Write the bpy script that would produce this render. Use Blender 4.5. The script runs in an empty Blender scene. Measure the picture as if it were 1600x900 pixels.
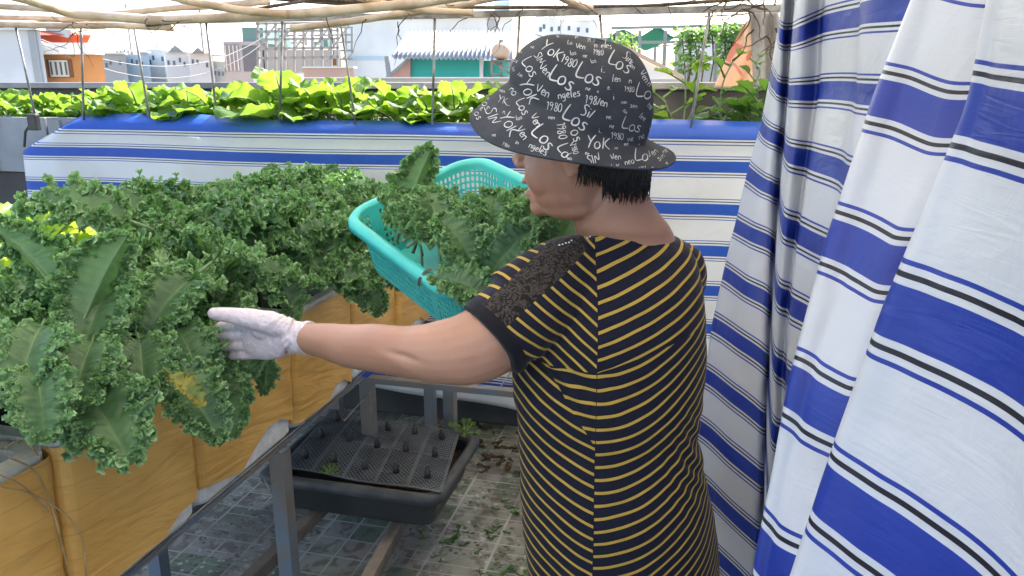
import bpy, bmesh, math, random
import numpy as np
from mathutils import Vector, Matrix, noise
from mathutils.bvhtree import BVHTree

C = bpy.context.scene.collection
R = math.radians
PI = math.pi
rng = random.Random(7)

# ------------------------------------------------------------------ camera, sky, sun, exposure
PITCH = math.atan(320/1200); CH = 1.5; YAW = R(14); FPX = 1200.0
cam_d = bpy.data.cameras.new('camera'); cam = bpy.data.objects.new('camera', cam_d); C.objects.link(cam)
cam_d.sensor_width = 36; cam_d.lens = 27; cam_d.clip_start = 0.02; cam_d.clip_end = 2000
cam.location = (0, 0, CH); cam.rotation_euler = (PI/2-PITCH, 0, YAW)
sc = bpy.context.scene; sc.camera = cam
sc.render.resolution_x = 1024; sc.render.resolution_y = 576
SUN_EL = R(47); SUN_AZ = R(14)          # azimuth of the sun seen from +Y turning to +X
w = bpy.data.worlds.new('World'); sc.world = w; w.use_nodes = True
nt = w.node_tree; bg = nt.nodes['Background']
sky = nt.nodes.new('ShaderNodeTexSky'); sky.sky_type = 'NISHITA'; sky.sun_disc = False
sky.sun_elevation = SUN_EL; sky.sun_rotation = SUN_AZ; sky.air_density = 1.0; sky.dust_density = 3.5; sky.ozone_density = 1.0
nt.links.new(sky.outputs[0], bg.inputs[0]); bg.inputs[1].default_value = 0.15
sun_d = bpy.data.lights.new('sun', 'SUN'); sun_d.energy = 3.7; sun_d.angle = R(0.5); sun_d.color = (1, .95, .86)
sun = bpy.data.objects.new('sun', sun_d); C.objects.link(sun)
sd = Vector((math.sin(SUN_AZ)*math.cos(SUN_EL), math.cos(SUN_AZ)*math.cos(SUN_EL), math.sin(SUN_EL)))
sun.rotation_euler = sd.to_track_quat('Z', 'Y').to_euler()
vs = sc.view_settings; vs.view_transform = 'Standard'; vs.look = 'None'; vs.gamma = 1; vs.use_curve_mapping = False
vs.exposure = 2.05
sc.render.engine = 'CYCLES'; sc.cycles.max_bounces = 8; sc.cycles.transparent_max_bounces = 12

# ------------------------------------------------------------------ helpers
def c2w(X, Y): return X*math.cos(YAW)-Y*math.sin(YAW), X*math.sin(YAW)+Y*math.cos(YAW)
def CP(px, py, Y):                       # measured direction in the photograph + chosen distance -> camera-aligned metres
    t = (450-py)/FPX; x = (px-800)/FPX
    y = math.cos(PITCH)+t*math.sin(PITCH); z = -math.sin(PITCH)+t*math.cos(PITCH)
    return Vector((x*Y/y, Y, CH+z*Y/y))
def WP(px, py, **k):
    t = (450-py)/FPX; x = (px-800)/FPX
    y = math.cos(PITCH)+t*math.sin(PITCH); z = -math.sin(PITCH)+t*math.cos(PITCH)
    u, v = c2w(x, y)
    s = (k['z']-CH)/z if 'z' in k else k['Y']/y if 'Y' in k else k['u']/u if 'u' in k else k['v']/v
    return Vector((u*s, v*s, CH+z*s))
def tag(o, label=None, cat=None, group=None, kind=None):
    if label: o['label'] = label
    if cat: o['category'] = cat
    if group: o['group'] = group
    if kind: o['kind'] = kind
    return o
def empty(name, loc=(0, 0, 0), rz=0, label=None, cat=None, group=None):
    o = bpy.data.objects.new(name, None); C.objects.link(o); o.location = loc; o.rotation_euler = (0, 0, rz)
    o.empty_display_size = .05
    return tag(o, label, cat, group)
def link(name, me, mat=None, parent=None, smooth=False):
    o = bpy.data.objects.new(name, me); C.objects.link(o)
    if mat is not None and not me.materials:
        for m in (mat if isinstance(mat, (list, tuple)) else [mat]): me.materials.append(m)
    if smooth:
        me.polygons.foreach_set('use_smooth', np.ones(len(me.polygons), dtype=bool))
    if parent: o.parent = parent
    return o
def copy_tree(o, parent=None):
    c = o.copy(); C.objects.link(c)
    if parent: c.parent = parent
    for ch in [x for x in ALLCH.get(o.name, [])]: copy_tree(ch, c)
    return c
ALLCH = {}
def reg(o):                              # remember the children of a prototype
    ALLCH[o.name] = [x for x in C.objects if x.parent == o]
    for x in ALLCH[o.name]: reg(x)

class MB:
    """collects verts/faces, builds one mesh"""
    def __init__(s): s.v = []; s.f = []; s.m = []; s.cur = 0
    def add(s, vs, fs):
        b = len(s.v); s.v += [tuple(v) for v in vs]; s.f += [tuple(i+b for i in f) for f in fs]; s.m += [s.cur]*len(fs)
        return s
    def box(s, a, b, M=None, bev=0):
        x0, y0, z0 = a; x1, y1, z1 = b
        if bev:
            bm = bmesh.new(); bmesh.ops.create_cube(bm, size=1)
            for v in bm.verts: v.co = Vector(((x0+x1)/2+v.co.x*(x1-x0), (y0+y1)/2+v.co.y*(y1-y0), (z0+z1)/2+v.co.z*(z1-z0)))
            bmesh.ops.bevel(bm, geom=bm.edges[:], offset=bev, segments=2, affect='EDGES', profile=.5)
            vs = [v.co.copy() for v in bm.verts]; fs = [[v.index for v in f.verts] for f in bm.faces]; bm.free()
        else:
            vs = [Vector(p) for p in ((x0,y0,z0),(x1,y0,z0),(x1,y1,z0),(x0,y1,z0),(x0,y0,z1),(x1,y0,z1),(x1,y1,z1),(x0,y1,z1))]
            fs = [(0,3,2,1),(4,5,6,7),(0,1,5,4),(1,2,6,5),(2,3,7,6),(3,0,4,7)]
        if M: vs = [M @ v for v in vs]
        return s.add(vs, fs)
    def bar(s, p, q, wx, wz=None, up=(0, 0, 1)):
        p = Vector(p); q = Vector(q); d = (q-p); L = d.length; d.normalize(); wz = wz or wx
        up = Vector(up)
        if abs(d.dot(up)) > .98: up = Vector((1, 0, 0))
        sx = d.cross(up).normalized(); sz = sx.cross(d).normalized()
        vs = [e+sx*a*wx/2+sz*b*wz/2 for e in (p, q) for a, b in ((-1,-1),(1,-1),(1,1),(-1,1))]
        return s.add(vs, [(0,1,2,3),(7,6,5,4),(0,4,5,1),(1,5,6,2),(2,6,7,3),(3,7,4,0)])
    def tube(s, pts, r, n=8, cap=True, close=False):
        pts = [Vector(p) for p in pts]; m = len(pts)
        rs = r if isinstance(r, (list, tuple)) else [r]*m
        vs = []; fs = []; prev = None
        for i, p in enumerate(pts):
            a = pts[max(i-1, 0)]; b = pts[min(i+1, m-1)]
            if close: a = pts[(i-1) % m]; b = pts[(i+1) % m]
            d = (b-a).normalized() if (b-a).length > 1e-9 else Vector((0, 0, 1))
            if prev is None:
                up = Vector((0, 0, 1)) if abs(d.z) < .9 else Vector((1, 0, 0)); sx = d.cross(up).normalized()
            else: sx = (prev-d*prev.dot(d)).normalized()
            prev = sx; sy = d.cross(sx)
            for k in range(n):
                t = 2*PI*k/n; vs.append(p+(sx*math.cos(t)+sy*math.sin(t))*rs[i])
        for i in range(m if close else m-1):
            for k in range(n):
                j = (i+1) % m
                fs.append((i*n+k, i*n+(k+1) % n, j*n+(k+1) % n, j*n+k))
        if cap and not close: fs += [tuple(range(n))[::-1], tuple((m-1)*n+k for k in range(n))]
        return s.add(vs, fs)
    def loft(s, rings, cap=True):        # rings: lists of the same number of points
        n = len(rings[0]); vs = [p for r_ in rings for p in r_]; fs = []
        for i in range(len(rings)-1):
            for k in range(n): fs.append((i*n+k, i*n+(k+1) % n, (i+1)*n+(k+1) % n, (i+1)*n+k))
        if cap: fs += [tuple(range(n))[::-1], tuple((len(rings)-1)*n+k for k in range(n))]
        return s.add(vs, fs)
    def ell(s, c, r, M=None, n=16, m=10):
        vs = []; fs = []
        c = Vector(c)
        for i in range(m+1):
            ph = PI*i/m
            for k in range(n):
                t = 2*PI*k/n; v = Vector((r[0]*math.sin(ph)*math.cos(t), r[1]*math.sin(ph)*math.sin(t), r[2]*math.cos(ph)))
                vs.append(c+(M @ v if M else v))
        for i in range(m):
            for k in range(n): fs.append((i*n+k, (i+1)*n+k, (i+1)*n+(k+1) % n, i*n+(k+1) % n))
        return s.add(vs, fs)
    def lathe(s, prof, c=(0, 0, 0), n=24, M=None):
        c = Vector(c); vs = []; fs = []
        for r_, z in prof:
            for k in range(n):
                t = 2*PI*k/n; v = Vector((r_*math.cos(t), r_*math.sin(t), z)); vs.append(c+(M @ v if M else v))
        for i in range(len(prof)-1):
            for k in range(n): fs.append((i*n+k, i*n+(k+1) % n, (i+1)*n+(k+1) % n, (i+1)*n+k))
        return s.add(vs, fs)
    def grid(s, f, nu, nv):
        vs = [f(i/nu, j/nv) for i in range(nu+1) for j in range(nv+1)]
        fs = [(i*(nv+1)+j, (i+1)*(nv+1)+j, (i+1)*(nv+1)+j+1, i*(nv+1)+j+1) for i in range(nu) for j in range(nv)]
        return s.add(vs, fs)
    def mesh(s, name='mesh'):
        me = bpy.data.meshes.new(name); me.from_pydata(s.v, [], s.f); 
        if any(s.m): me.polygons.foreach_set('material_index', s.m)
        me.validate(); me.update(); return me
    def build(s, name, mat, parent=None, smooth=False): return link(name, s.mesh(name), mat, parent, smooth)

# --- node maths with operators
class X:
    nt = None
    def __init__(s, k): s.k = k
    @staticmethod
    def m(op, *a):
        n = X.nt.nodes.new('ShaderNodeMath'); n.operation = op
        for i, q in enumerate(a):
            q = q.k if isinstance(q, X) else q
            if isinstance(q, (int, float)): n.inputs[i].default_value = q
            else: X.nt.links.new(q, n.inputs[i])
        return X(n.outputs[0])
    def __add__(s, o): return X.m('ADD', s, o)
    __radd__ = __add__
    def __sub__(s, o): return X.m('SUBTRACT', s, o)
    def __rsub__(s, o): return X.m('SUBTRACT', o, s)
    def __mul__(s, o): return X.m('MULTIPLY', s, o)
    __rmul__ = __mul__
    def __truediv__(s, o): return X.m('DIVIDE', s, o)
    def __neg__(s): return X.m('MULTIPLY', s, -1)
    def lt(s, o): return X.m('LESS_THAN', s, o)
    def gt(s, o): return X.m('GREATER_THAN', s, o)
    def abs(s): return X.m('ABSOLUTE', s)
    def frac(s): return X.m('FRACT', s)
    def mn(s, o): return X.m('MINIMUM', s, o)
    def mx(s, o): return X.m('MAXIMUM', s, o)
    def sin(s): return X.m('SINE', s)
    def pw(s, o): return X.m('POWER', s, o)
def band(x, c, hw): return (x-c).abs().lt(hw)
def ss(x, a, b):                         # smoothstep a..b
    n = X.nt.nodes.new('ShaderNodeMapRange'); n.interpolation_type = 'SMOOTHSTEP'
    X.nt.links.new(x.k, n.inputs[0]); n.inputs[1].default_value = a; n.inputs[2].default_value = b
    return X(n.outputs[0])
def mix(f, a, b):                        # colour mix
    n = X.nt.nodes.new('ShaderNodeMix'); n.data_type = 'RGBA'
    def put(q, sock):
        if isinstance(q, X): q = q.k
        if isinstance(q, (tuple, list)): sock.default_value = (*q[:3], 1)
        elif isinstance(q, (int, float)): sock.default_value = q
        else: X.nt.links.new(q, sock)
    put(f, n.inputs[0]); put(a, n.inputs[6]); put(b, n.inputs[7]); return n.outputs[2]
def coords(kind='Object'):
    n = X.nt.nodes.new('ShaderNodeTexCoord'); s = X.nt.nodes.new('ShaderNodeSeparateXYZ'); X.nt.links.new(n.outputs[kind], s.inputs[0])
    return X(s.outputs[0]), X(s.outputs[1]), X(s.outputs[2]), n.outputs[kind]
def combine(x, y, z):
    n = X.nt.nodes.new('ShaderNodeCombineXYZ')
    for i, q in enumerate((x, y, z)):
        if isinstance(q, X): X.nt.links.new(q.k, n.inputs[i])
        else: n.inputs[i].default_value = q
    return n.outputs[0]
def nz(vec, scale, detail=3, dist=0, rough=.5):
    n = X.nt.nodes.new('ShaderNodeTexNoise'); n.inputs['Scale'].default_value = scale; n.inputs['Detail'].default_value = detail
    n.inputs['Distortion'].default_value = dist; n.inputs['Roughness'].default_value = rough
    if vec is not None: X.nt.links.new(vec, n.inputs['Vector'])
    return X(n.outputs[0])
def attr(name):
    n = X.nt.nodes.new('ShaderNodeAttribute'); n.attribute_name = name; return X(n.outputs['Fac']), n.outputs['Color']
def bump(h, strength=.3, dist=.01):
    n = X.nt.nodes.new('ShaderNodeBump'); n.inputs['Strength'].default_value = strength; n.inputs['Distance'].default_value = dist
    X.nt.links.new(h.k if isinstance(h, X) else h, n.inputs['Height']); return n.outputs[0]
def newmat(name):
    m = bpy.data.materials.new(name); m.use_nodes = True; X.nt = m.node_tree; b = m.node_tree.nodes['Principled BSDF']; return m, b
def setc(b, col):
    if isinstance(col, (tuple, list)): b.inputs['Base Color'].default_value = (*col[:3], 1)
    else: X.nt.links.new(col, b.inputs['Base Color'])
def translucent(b, col, amt, shader_col=None):
    """adds a translucent share to a thin sheet"""
    t = X.nt.nodes.new('ShaderNodeBsdfTranslucent'); ms = X.nt.nodes.new('ShaderNodeMixShader'); ms.inputs[0].default_value = amt
    if isinstance(col, (tuple, list)): t.inputs[0].default_value = (*col[:3], 1)
    else: X.nt.links.new(col, t.inputs[0])
    X.nt.links.new(b.outputs[0], ms.inputs[1]); X.nt.links.new(t.outputs[0], ms.inputs[2])
    out = [n for n in X.nt.nodes if n.type == 'OUTPUT_MATERIAL'][0]; X.nt.links.new(ms.outputs[0], out.inputs[0])
def mat(name, col, rough=.6, var=.15, scale=8, metal=0, bmp=.1, bdist=.004, col2=None, spec=.5, sss=0):
    m, b = newmat(name); x, y, z, v = coords()
    n1 = nz(v, scale, 5); col2 = col2 or tuple(max(0, c*(1-var*2)) for c in col)
    setc(b, mix(ss(n1, .35, .65), col, col2))
    b.inputs['Roughness'].default_value = rough; b.inputs['Metallic'].default_value = metal
    b.inputs['Specular IOR Level'].default_value = spec
    if bmp: X.nt.links.new(bump(nz(v, scale*6, 4), bmp, bdist), b.inputs['Normal'])
    if sss: b.inputs['Subsurface Weight'].default_value = sss; b.inputs['Subsurface Radius'].default_value = (.012, .005, .003); b.inputs['Subsurface Scale'].default_value = 1
    return m

# ------------------------------------------------------------------ materials
WHITE = (.72, .76, .83); BLUE = (.022, .062, .46); BLACK = (.015, .015, .03)
def tarp_mat(name, coord, blue=BLUE, thick=1.0, stain=.25, WHITE=WHITE):
    """striped tarpaulin; one stripe repeat per unit of the coordinate"""
    m, b = newmat(name)
    if coord == 'uv':
        x, y, z, v = coords('UV'); k = y
        _, _, _, v = coords('Object')
    else:
        x, y, z, v = coords('Object'); k = (1.193-z)/.16; k = k+z.gt(1.272)*0
    k = k + (nz(v, 1.6, 2)-.5)*.10
    f = ((k+.5).frac()-.5)
    a = f.abs()
    top = z.gt(1.296) if coord != 'uv' else None
    isblue = a.lt(.132).mx(band(a, .243, .0125*thick))
    isblk = band(a, .182, .014*thick)
    if coord != 'uv':
        isblue = (isblue*(1-z.gt(1.262))).mx(top).mx(band(z, 1.276, .0018)); isblk = (isblk*(1-z.gt(1.262))).mx(band(z, 1.288, .0020))
    st = nz(v, 2.5, 5, .5)
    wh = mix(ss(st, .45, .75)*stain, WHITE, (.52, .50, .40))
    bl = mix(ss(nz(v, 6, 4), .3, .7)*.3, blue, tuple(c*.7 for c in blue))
    c = mix(isblk, mix(isblue, wh, bl), BLACK)
    setc(b, c); b.inputs['Roughness'].default_value = .42
    wv = ((x*2600).sin()+(z*2600).sin())
    h = nz(v, 26, 5, .8)*1.0+nz(v, 7, 3, .5)*2.0+(nz(v, 3.2, 3, 2.0)-.5).abs()*-7+(nz(combine(x*1.0, y*1.0, z*.35), 14, 2, 1.2)-.5).abs()*-.7
    X.nt.links.new(bump(h, .20, .006), b.inputs['Normal'])
    translucent(b, c, .28)
    return m
M = {}
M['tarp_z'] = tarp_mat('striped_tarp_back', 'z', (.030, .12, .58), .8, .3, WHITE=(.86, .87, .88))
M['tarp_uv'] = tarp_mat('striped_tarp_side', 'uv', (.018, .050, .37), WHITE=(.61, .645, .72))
M['concrete'] = mat('concrete', (.33, .32, .31), .85, .2, 3, bmp=.3)
M['darkconc'] = mat('dark_concrete', (.085, .08, .078), .9, .25, 2.5, bmp=.3)
M['fibre'] = mat('fibre_cement', (.30, .32, .34), .8, .12, 5)
M['soil'] = mat('soil', (.045, .03, .02), .95, .3, 30, bmp=1, bdist=.01)
M['steel'] = mat('grey_painted_steel', (.16, .20, .25), .5, .2, 9, metal=.2, col2=(.20, .18, .16))
M['wire'] = mat('galvanised_wire', (.28, .29, .30), .45, .3, 20, metal=.7, col2=(.2, .13, .09))
M['rod'] = mat('thin_steel_rod', (.38, .37, .36), .5, .3, 12, metal=.4)
M['bamboo'] = mat('bamboo', (.68, .54, .40), .55, .25, 9, col2=(.42, .30, .20), bmp=.3)
M['twig'] = mat('dry_twig', (.12, .085, .06), .8, .3, 20)
M['timber'] = mat('grey_timber', (.24, .20, .17), .85, .25, 9, bmp=.5)
M['black_pl'] = mat('black_plastic', (.022, .025, .028), .45, .3, 6, bmp=.15, col2=(.04, .04, .04))
M['rim_pl'] = mat('dusty_black_plastic', (.045, .052, .058), .5, .3, 14, bmp=.15, col2=(.09, .09, .09))
M['net_pl'] = mat('grey_net_plastic', (.11, .125, .145), .5, .25, 12, bmp=.05, col2=(.07, .078, .09))
M['foam'] = mat('white_foam', (.74, .74, .74), .7, .08, 30, bmp=.4, bdist=.003, col2=(.6, .6, .56))
# brown packing tape wrapped round foam
m, b = newmat('brown_packing_tape'); x, y, z, v = coords()
skew = z+y*.12+(nz(v, 3, 2)-.5)*.06
lap = (skew*21).frac()
col = mix(ss(nz(v, 4, 4, 1), .3, .7), (.74, .43, .12), (.64, .35, .085))
col = mix(band(lap, .04, .03)*.22, col, (.24, .12, .035))
strk = nz(combine(y*4, x*4, (z+y*.35)*42), 1.0, 3, .3)
col = mix(ss(strk, .60, .78)*.18, col, (.66, .42, .15))
setc(b, col); b.inputs['Roughness'].default_value = .32
X.nt.links.new(bump(strk*.4+(z*0+nz(combine(y*3, x*3, (z+y*.2)*16), 1.3, 2, 1.2))*2.6+lap*.15, .38, .008), b.inputs['Normal'])
M['tape'] = m
# teal basket plastic
m, b = newmat('turquoise_plastic'); x, y, z, v = coords()
setc(b, mix(ss(nz(v, 12, 3), .3, .7), (.085, .66, .60), (.065, .60, .55))); b.inputs['Roughness'].default_value = .38
translucent(b, (.05, .62, .55), .22); M['teal'] = m
# leaves
def leaf_mat(name, dark, light, rib, trans, tcol, rough=.45, vscale=9, sheen=True):
    m, b = newmat(name); f, colr = attr('leaf')
    s = X.nt.nodes.new('ShaderNodeSeparateColor'); X.nt.links.new(colr, s.inputs[0])
    edge, ribf, rnd = X(s.outputs[0]), X(s.outputs[1]), X(s.outputs[2])
    x, y, z, v = coords('Object')
    oi = X.nt.nodes.new('ShaderNodeObjectInfo'); orand = X(oi.outputs['Random'])
    base = mix(ss(nz(v, 14, 3), .35, .7), dark, tuple(a*.55+b_*.45 for a, b_ in zip(dark, light)))
    base = mix(((rnd*.7+orand*.15).mn(1))*(ss(edge, .1, .7)*.6+.4), base, light)
    base = mix(ss(edge, .80, 1.0)*.6, base, tuple(min(1, c*1.75) for c in light))
    col = mix(ribf*.65, base, rib)
    setc(b, col); b.inputs['Roughness'].default_value = rough; b.inputs['Specular IOR Level'].default_value = .45
    X.nt.links.new(bump(nz(v, 70, 4)*1.2-ribf*.6, .55, .004), b.inputs['Normal'])
    tc = mix(ribf*.6, tcol, rib)
    translucent(b, tc, trans)
    return m
M['kale'] = leaf_mat('curly_kale_leaf', (.036, .100, .048), (.225, .385, .165), (.22, .34, .16), .28, (.18, .38, .07), rough=.36)
M['mustard'] = leaf_mat('mustard_leaf', (.045, .125, .02), (.12, .25, .035), (.36, .46, .22), .45, (.27, .46, .04))
M['chard'] = leaf_mat('yellow_green_leaf', (.10, .22, .03), (.25, .40, .05), (.5, .6, .3), .5, (.5, .68, .05))
M['vine'] = leaf_mat('vine_leaf', (.035, .11, .025), (.08, .19, .04), (.2, .3, .12), .4, (.2, .42, .05))
M['stem'] = mat('green_stem', (.20, .30, .12), .5, .15, 20)
M['gstem'] = mat('thick_pale_stem', (.26, .33, .17), .5, .2, 20)
# ------------------------------------------------------------------ leaf geometry (numpy)
def set_leaf_attr(me, cols):
    a = me.color_attributes.new('leaf', 'FLOAT_COLOR', 'POINT'); a.data.foreach_set('color', np.asarray(cols, dtype=np.float32).ravel())
def curly_leaf(seed, L=.24, Wd=.17, nt_=150, ns=12, curl=1.0, bend=.9, pet=.12, cup=.15, frill=1.0):
    """petiole + frilled blade along +X, arching down; z up. returns verts, faces, cols"""
    rs = np.random.RandomState(seed)
    t = np.linspace(0, 1, nt_+1)
    def walk(amp, k=10):                 # smooth random phase
        q = np.cumsum(rs.randn(k+1))*amp; return np.interp(t, np.linspace(0, 1, k+1), q)
    ang = -bend*t**1.3
    ds = L/nt_
    mx_ = np.concatenate([[0], np.cumsum(np.cos(ang[:-1])*ds)]); mz = np.concatenate([[0], np.cumsum(np.sin(ang[:-1])*ds)])
    tx = np.cos(ang); tz = np.sin(ang)
    wprof = np.clip((np.sin(PI*np.clip(t*1.0, 0, 1)**.72)), 0, 1)**.6
    V = []; F = []; Cc = []
    sc_ = L/.24
    for side in (-1, 1):
        ph1, ph2, ph3, ph4 = rs.rand(4)*6.28
        wv = Wd*.5*wprof*(1+.13*np.sin(2*PI*4.3*t+ph4)+.05*np.sin(2*PI*9*t+ph1))
        s = np.linspace(0, 1, ns+1)**.85
        T, S = np.meshgrid(t, s, indexing='ij')
        n1, n2, n3 = 5, 11, 19
        P1 = 2*PI*n1*T+ph1+walk(.5)[:, None]; P2 = 2*PI*n2*T+ph2+walk(.9)[:, None]+.6*S; P3 = 2*PI*n3*T+ph3+walk(1.2, 16)[:, None]-.5*S
        am = (1+.35*walk(.5, 14))[:, None].clip(.5, 1.5)
        e1 = np.clip((S-.10)/.9, 0, 1)**1.4*.016*sc_*curl
        e2 = np.clip((S-.30)/.7, 0, 1)**1.2*.0125*sc_*curl*am
        e3 = np.clip((S-.50)/.5, 0, 1)**1.1*.0068*sc_*curl
        fade = np.clip(wprof*1.6, .2, 1)[:, None]
        dn = (e1*np.sin(P1)+e2*np.sin(P2)+e3*np.sin(P3))*fade
        dt_ = (e2*.25*np.sin(2*P2)+e3*.3*np.sin(2*P3))*fade
        # frilled margin stands up and folds back in places
        fold = np.clip((S-.55)/.45, 0, 1)
        lat = wv[:, None]*(S-.22*S*S)-e2*.55*(1-np.cos(P2+.8))*fold
        up = wv[:, None]*cup*S*.8+wv[:, None]*.16*np.sin(S*2.6)-wv[:, None]*.35*np.clip(S-.6, 0, 1)**1.3*curl*(.4+.6*np.sin(P1*.6+1)[:, :])
        up = up+.0008*np.sin(P2+S*8)*np.clip(S*6, 0, 1)*np.clip(1.6-2*S, 0, 1)
        Y_ = side*lat; N_ = up+dn
        Xp = mx_[:, None]+tx[:, None]*dt_-tz[:, None]*N_
        Zp = mz[:, None]+tz[:, None]*dt_+tx[:, None]*N_
        base = sum(len(q) for q in V)
        V.append(np.stack([Xp+pet, Y_, Zp], -1).reshape(-1, 3))
        idx = np.arange((nt_+1)*(ns+1)).reshape(nt_+1, ns+1)+base
        q = np.stack([idx[:-1, :-1], idx[1:, :-1], idx[1:, 1:], idx[:-1, 1:]], -1).reshape(-1, 4)
        F.append(q if side > 0 else q[:, ::-1])
        vein = np.clip(1-np.abs(((T-S*.25)*8+.5) % 1-.5)*14, 0, 1)*np.clip(1-S*1.35, 0, 1)*.28
        ribv = np.clip(np.maximum(vein, np.clip(1-S*ns/1.15, 0, 1)*.8), 0, 1)
        Cc.append(np.stack([S, ribv, np.full_like(S, .5), np.ones_like(S)], -1).reshape(-1, 4))
    # crisp little curled frills crowding the outer half of the blade
    G = [V[0].reshape(nt_+1, ns+1, 3), V[1].reshape(nt_+1, ns+1, 3)]
    na, nr = 11, 3; fv_, ff_, fc_ = [], [], []; base = sum(len(q) for q in V)
    nf = int(210*frill)
    th = np.linspace(-1.75, 1.75, na)
    for k in range(nf):
        g = G[k % 2]; i = int(np.clip(rs.rand()*nt_, 3, nt_-2)); j = int(ns*(.28+.72*rs.rand()**.85)); j = min(j, ns-1)
        P = g[i, j]; tn = g[min(i+2, nt_), j]-g[i-2, j]; la = g[i, min(j+1, ns)]-g[i, max(j-1, 0)]
        tn /= np.linalg.norm(tn)+1e-9; la /= np.linalg.norm(la)+1e-9; nn = np.cross(tn, la); nn /= np.linalg.norm(nn)+1e-9
        if nn[2] < 0: nn = -nn
        a = rs.rand()*6.28; o = la*(.75+.5*rs.rand())+tn*np.cos(a)*.7+nn*(rs.rand()*1.5-.35); o /= np.linalg.norm(o)
        u = np.cross(o, la*np.sin(a)+tn*np.cos(a)+nn*.5); u /= np.linalg.norm(u)+1e-9; w = np.cross(o, u)
        R0 = (.0060+.0095*rs.rand()**1.5)*sc_*(.7+.3*curl); q1, q2 = rs.rand(2)*6.28; fr = rs.randint(3, 6)
        rad = np.linspace(.12, 1, nr+1)
        RR, TH = np.meshgrid(rad, th, indexing='ij')
        cupv = .45*RR**2; wave = RR**1.5*.34*np.sin(fr*TH+q1)
        rr2 = RR*R0*(1+.10*np.sin(7*TH+q2)*RR)
        co = P+(rr2*np.cos(TH))[..., None]*o+(rr2*np.sin(TH))[..., None]*u+((cupv+wave)*R0)[..., None]*w
        fv_.append(co.reshape(-1, 3)); idx = np.arange((nr+1)*na).reshape(nr+1, na)+base+k*(nr+1)*na
        ff_.append(np.stack([idx[:-1, :-1], idx[1:, :-1], idx[1:, 1:], idx[:-1, 1:]], -1).reshape(-1, 4))
        fc_.append(np.stack([.55+.45*RR, np.zeros_like(RR), np.full_like(RR, .5), np.ones_like(RR)], -1).reshape(-1, 4))
    if nf: V.append(np.concatenate(fv_)); F.append(np.concatenate(ff_)); Cc.append(np.concatenate(fc_))
    n = 6; base = sum(len(q) for q in V); st_ = max(1, nt_//16)
    pt = np.linspace(0, 1, 6)
    cx = np.concatenate([pt[:-1]*pet, mx_[::st_]+pet]); cz = np.concatenate([np.zeros(5), mz[::st_]])
    m_ = len(mx_[::st_])
    rr = np.concatenate([np.linspace(.0062, .0050, 5), np.linspace(.0048, .0008, m_)])*(L/.24)
    ring = [(cx[i], math.cos(2*PI*k/n)*rr[i], cz[i]+math.sin(2*PI*k/n)*rr[i]-.001) for i in range(len(cx)) for k in range(n)]
    V.append(np.array(ring))
    F.append(np.array([(base+i*n+k, base+i*n+(k+1) % n, base+(i+1)*n+(k+1) % n, base+(i+1)*n+k) for i in range(len(cx)-1) for k in range(n)])); Cc.append(np.tile([0, 1, .5, 1], (len(ring), 1)))
    return np.concatenate(V), np.concatenate(F), np.concatenate(Cc)
def broad_leaf(seed, L=.17, Wd=.12, nt_=22, ns=7, bend=.8, pet=.07, wave=1.0, pw_=.62):
    rs = np.random.RandomState(seed); t = np.linspace(0, 1, nt_+1); ang = -bend*t**1.5; ds = L/nt_
    mx_ = np.concatenate([[0], np.cumsum(np.cos(ang[:-1])*ds)]); mz = np.concatenate([[0], np.cumsum(np.sin(ang[:-1])*ds)])
    tx = np.cos(ang); tz = np.sin(ang)
    wprof = np.clip(np.sin(PI*np.clip(t, 0, 1)**(1/pw_*.62+.35)), 0, 1)**.7
    V = []; F = []; Cc = []
    for side in (-1, 1):
        p1, p2 = rs.rand(2)*6.28; s = np.linspace(0, 1, ns+1); T, S = np.meshgrid(t, s, indexing='ij')
        lat = Wd*.5*wprof[:, None]*S*(1+.08*np.sin(19*T+p1))
        N_ = lat*.35*np.sin(2*S+.3)+wave*S**1.5*(.010*np.sin(2*PI*2.4*T+p1)+.006*np.sin(2*PI*5.5*T+p2))*L/.17+.0018*np.sin(2*PI*(T-S*.3)*8)
        Xp = mx_[:, None]-tz[:, None]*N_+S*.012; Zp = mz[:, None]+tx[:, None]*N_
        base = sum(len(q) for q in V); V.append(np.stack([Xp+pet, side*lat, Zp], -1).reshape(-1, 3))
        idx = np.arange((nt_+1)*(ns+1)).reshape(nt_+1, ns+1)+base
        q = np.stack([idx[:-1, :-1], idx[1:, :-1], idx[1:, 1:], idx[:-1, 1:]], -1).reshape(-1, 4)
        F.append(q if side > 0 else q[:, ::-1])
        vein = np.clip(1-np.abs(((T-S*.3)*7+.5) % 1-.5)*6, 0, 1)*np.clip(1-S, 0, 1)*.55
        Cc.append(np.stack([S*.5, np.clip(np.maximum(vein, 1-S*ns/1.2), 0, 1), np.full_like(S, .5), np.ones_like(S)], -1).reshape(-1, 4))
    n = 5; base = sum(len(q) for q in V); cx = np.concatenate([np.linspace(0, 1, 4)[:-1]*pet, mx_[::4]+pet]); cz = np.concatenate([np.zeros(3), mz[::4]])
    rr = np.concatenate([np.linspace(.006, .0045, 3), np.linspace(.004, .0008, len(mx_[::4]))])
    ring = [(cx[i], math.cos(2*PI*k/n)*rr[i]*1.5, cz[i]+math.sin(2*PI*k/n)*rr[i]-.001) for i in range(len(cx)) for k in range(n)]
    V.append(np.array(ring)); F.append(np.array([(base+i*n+k, base+i*n+(k+1) % n, base+(i+1)*n+(k+1) % n, base+(i+1)*n+k) for i in range(len(cx)-1) for k in range(n)]))
    Cc.append(np.tile([0, 1, .5, 1], (len(ring), 1)))
    return np.concatenate(V), np.concatenate(F), np.concatenate(Cc)
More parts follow.
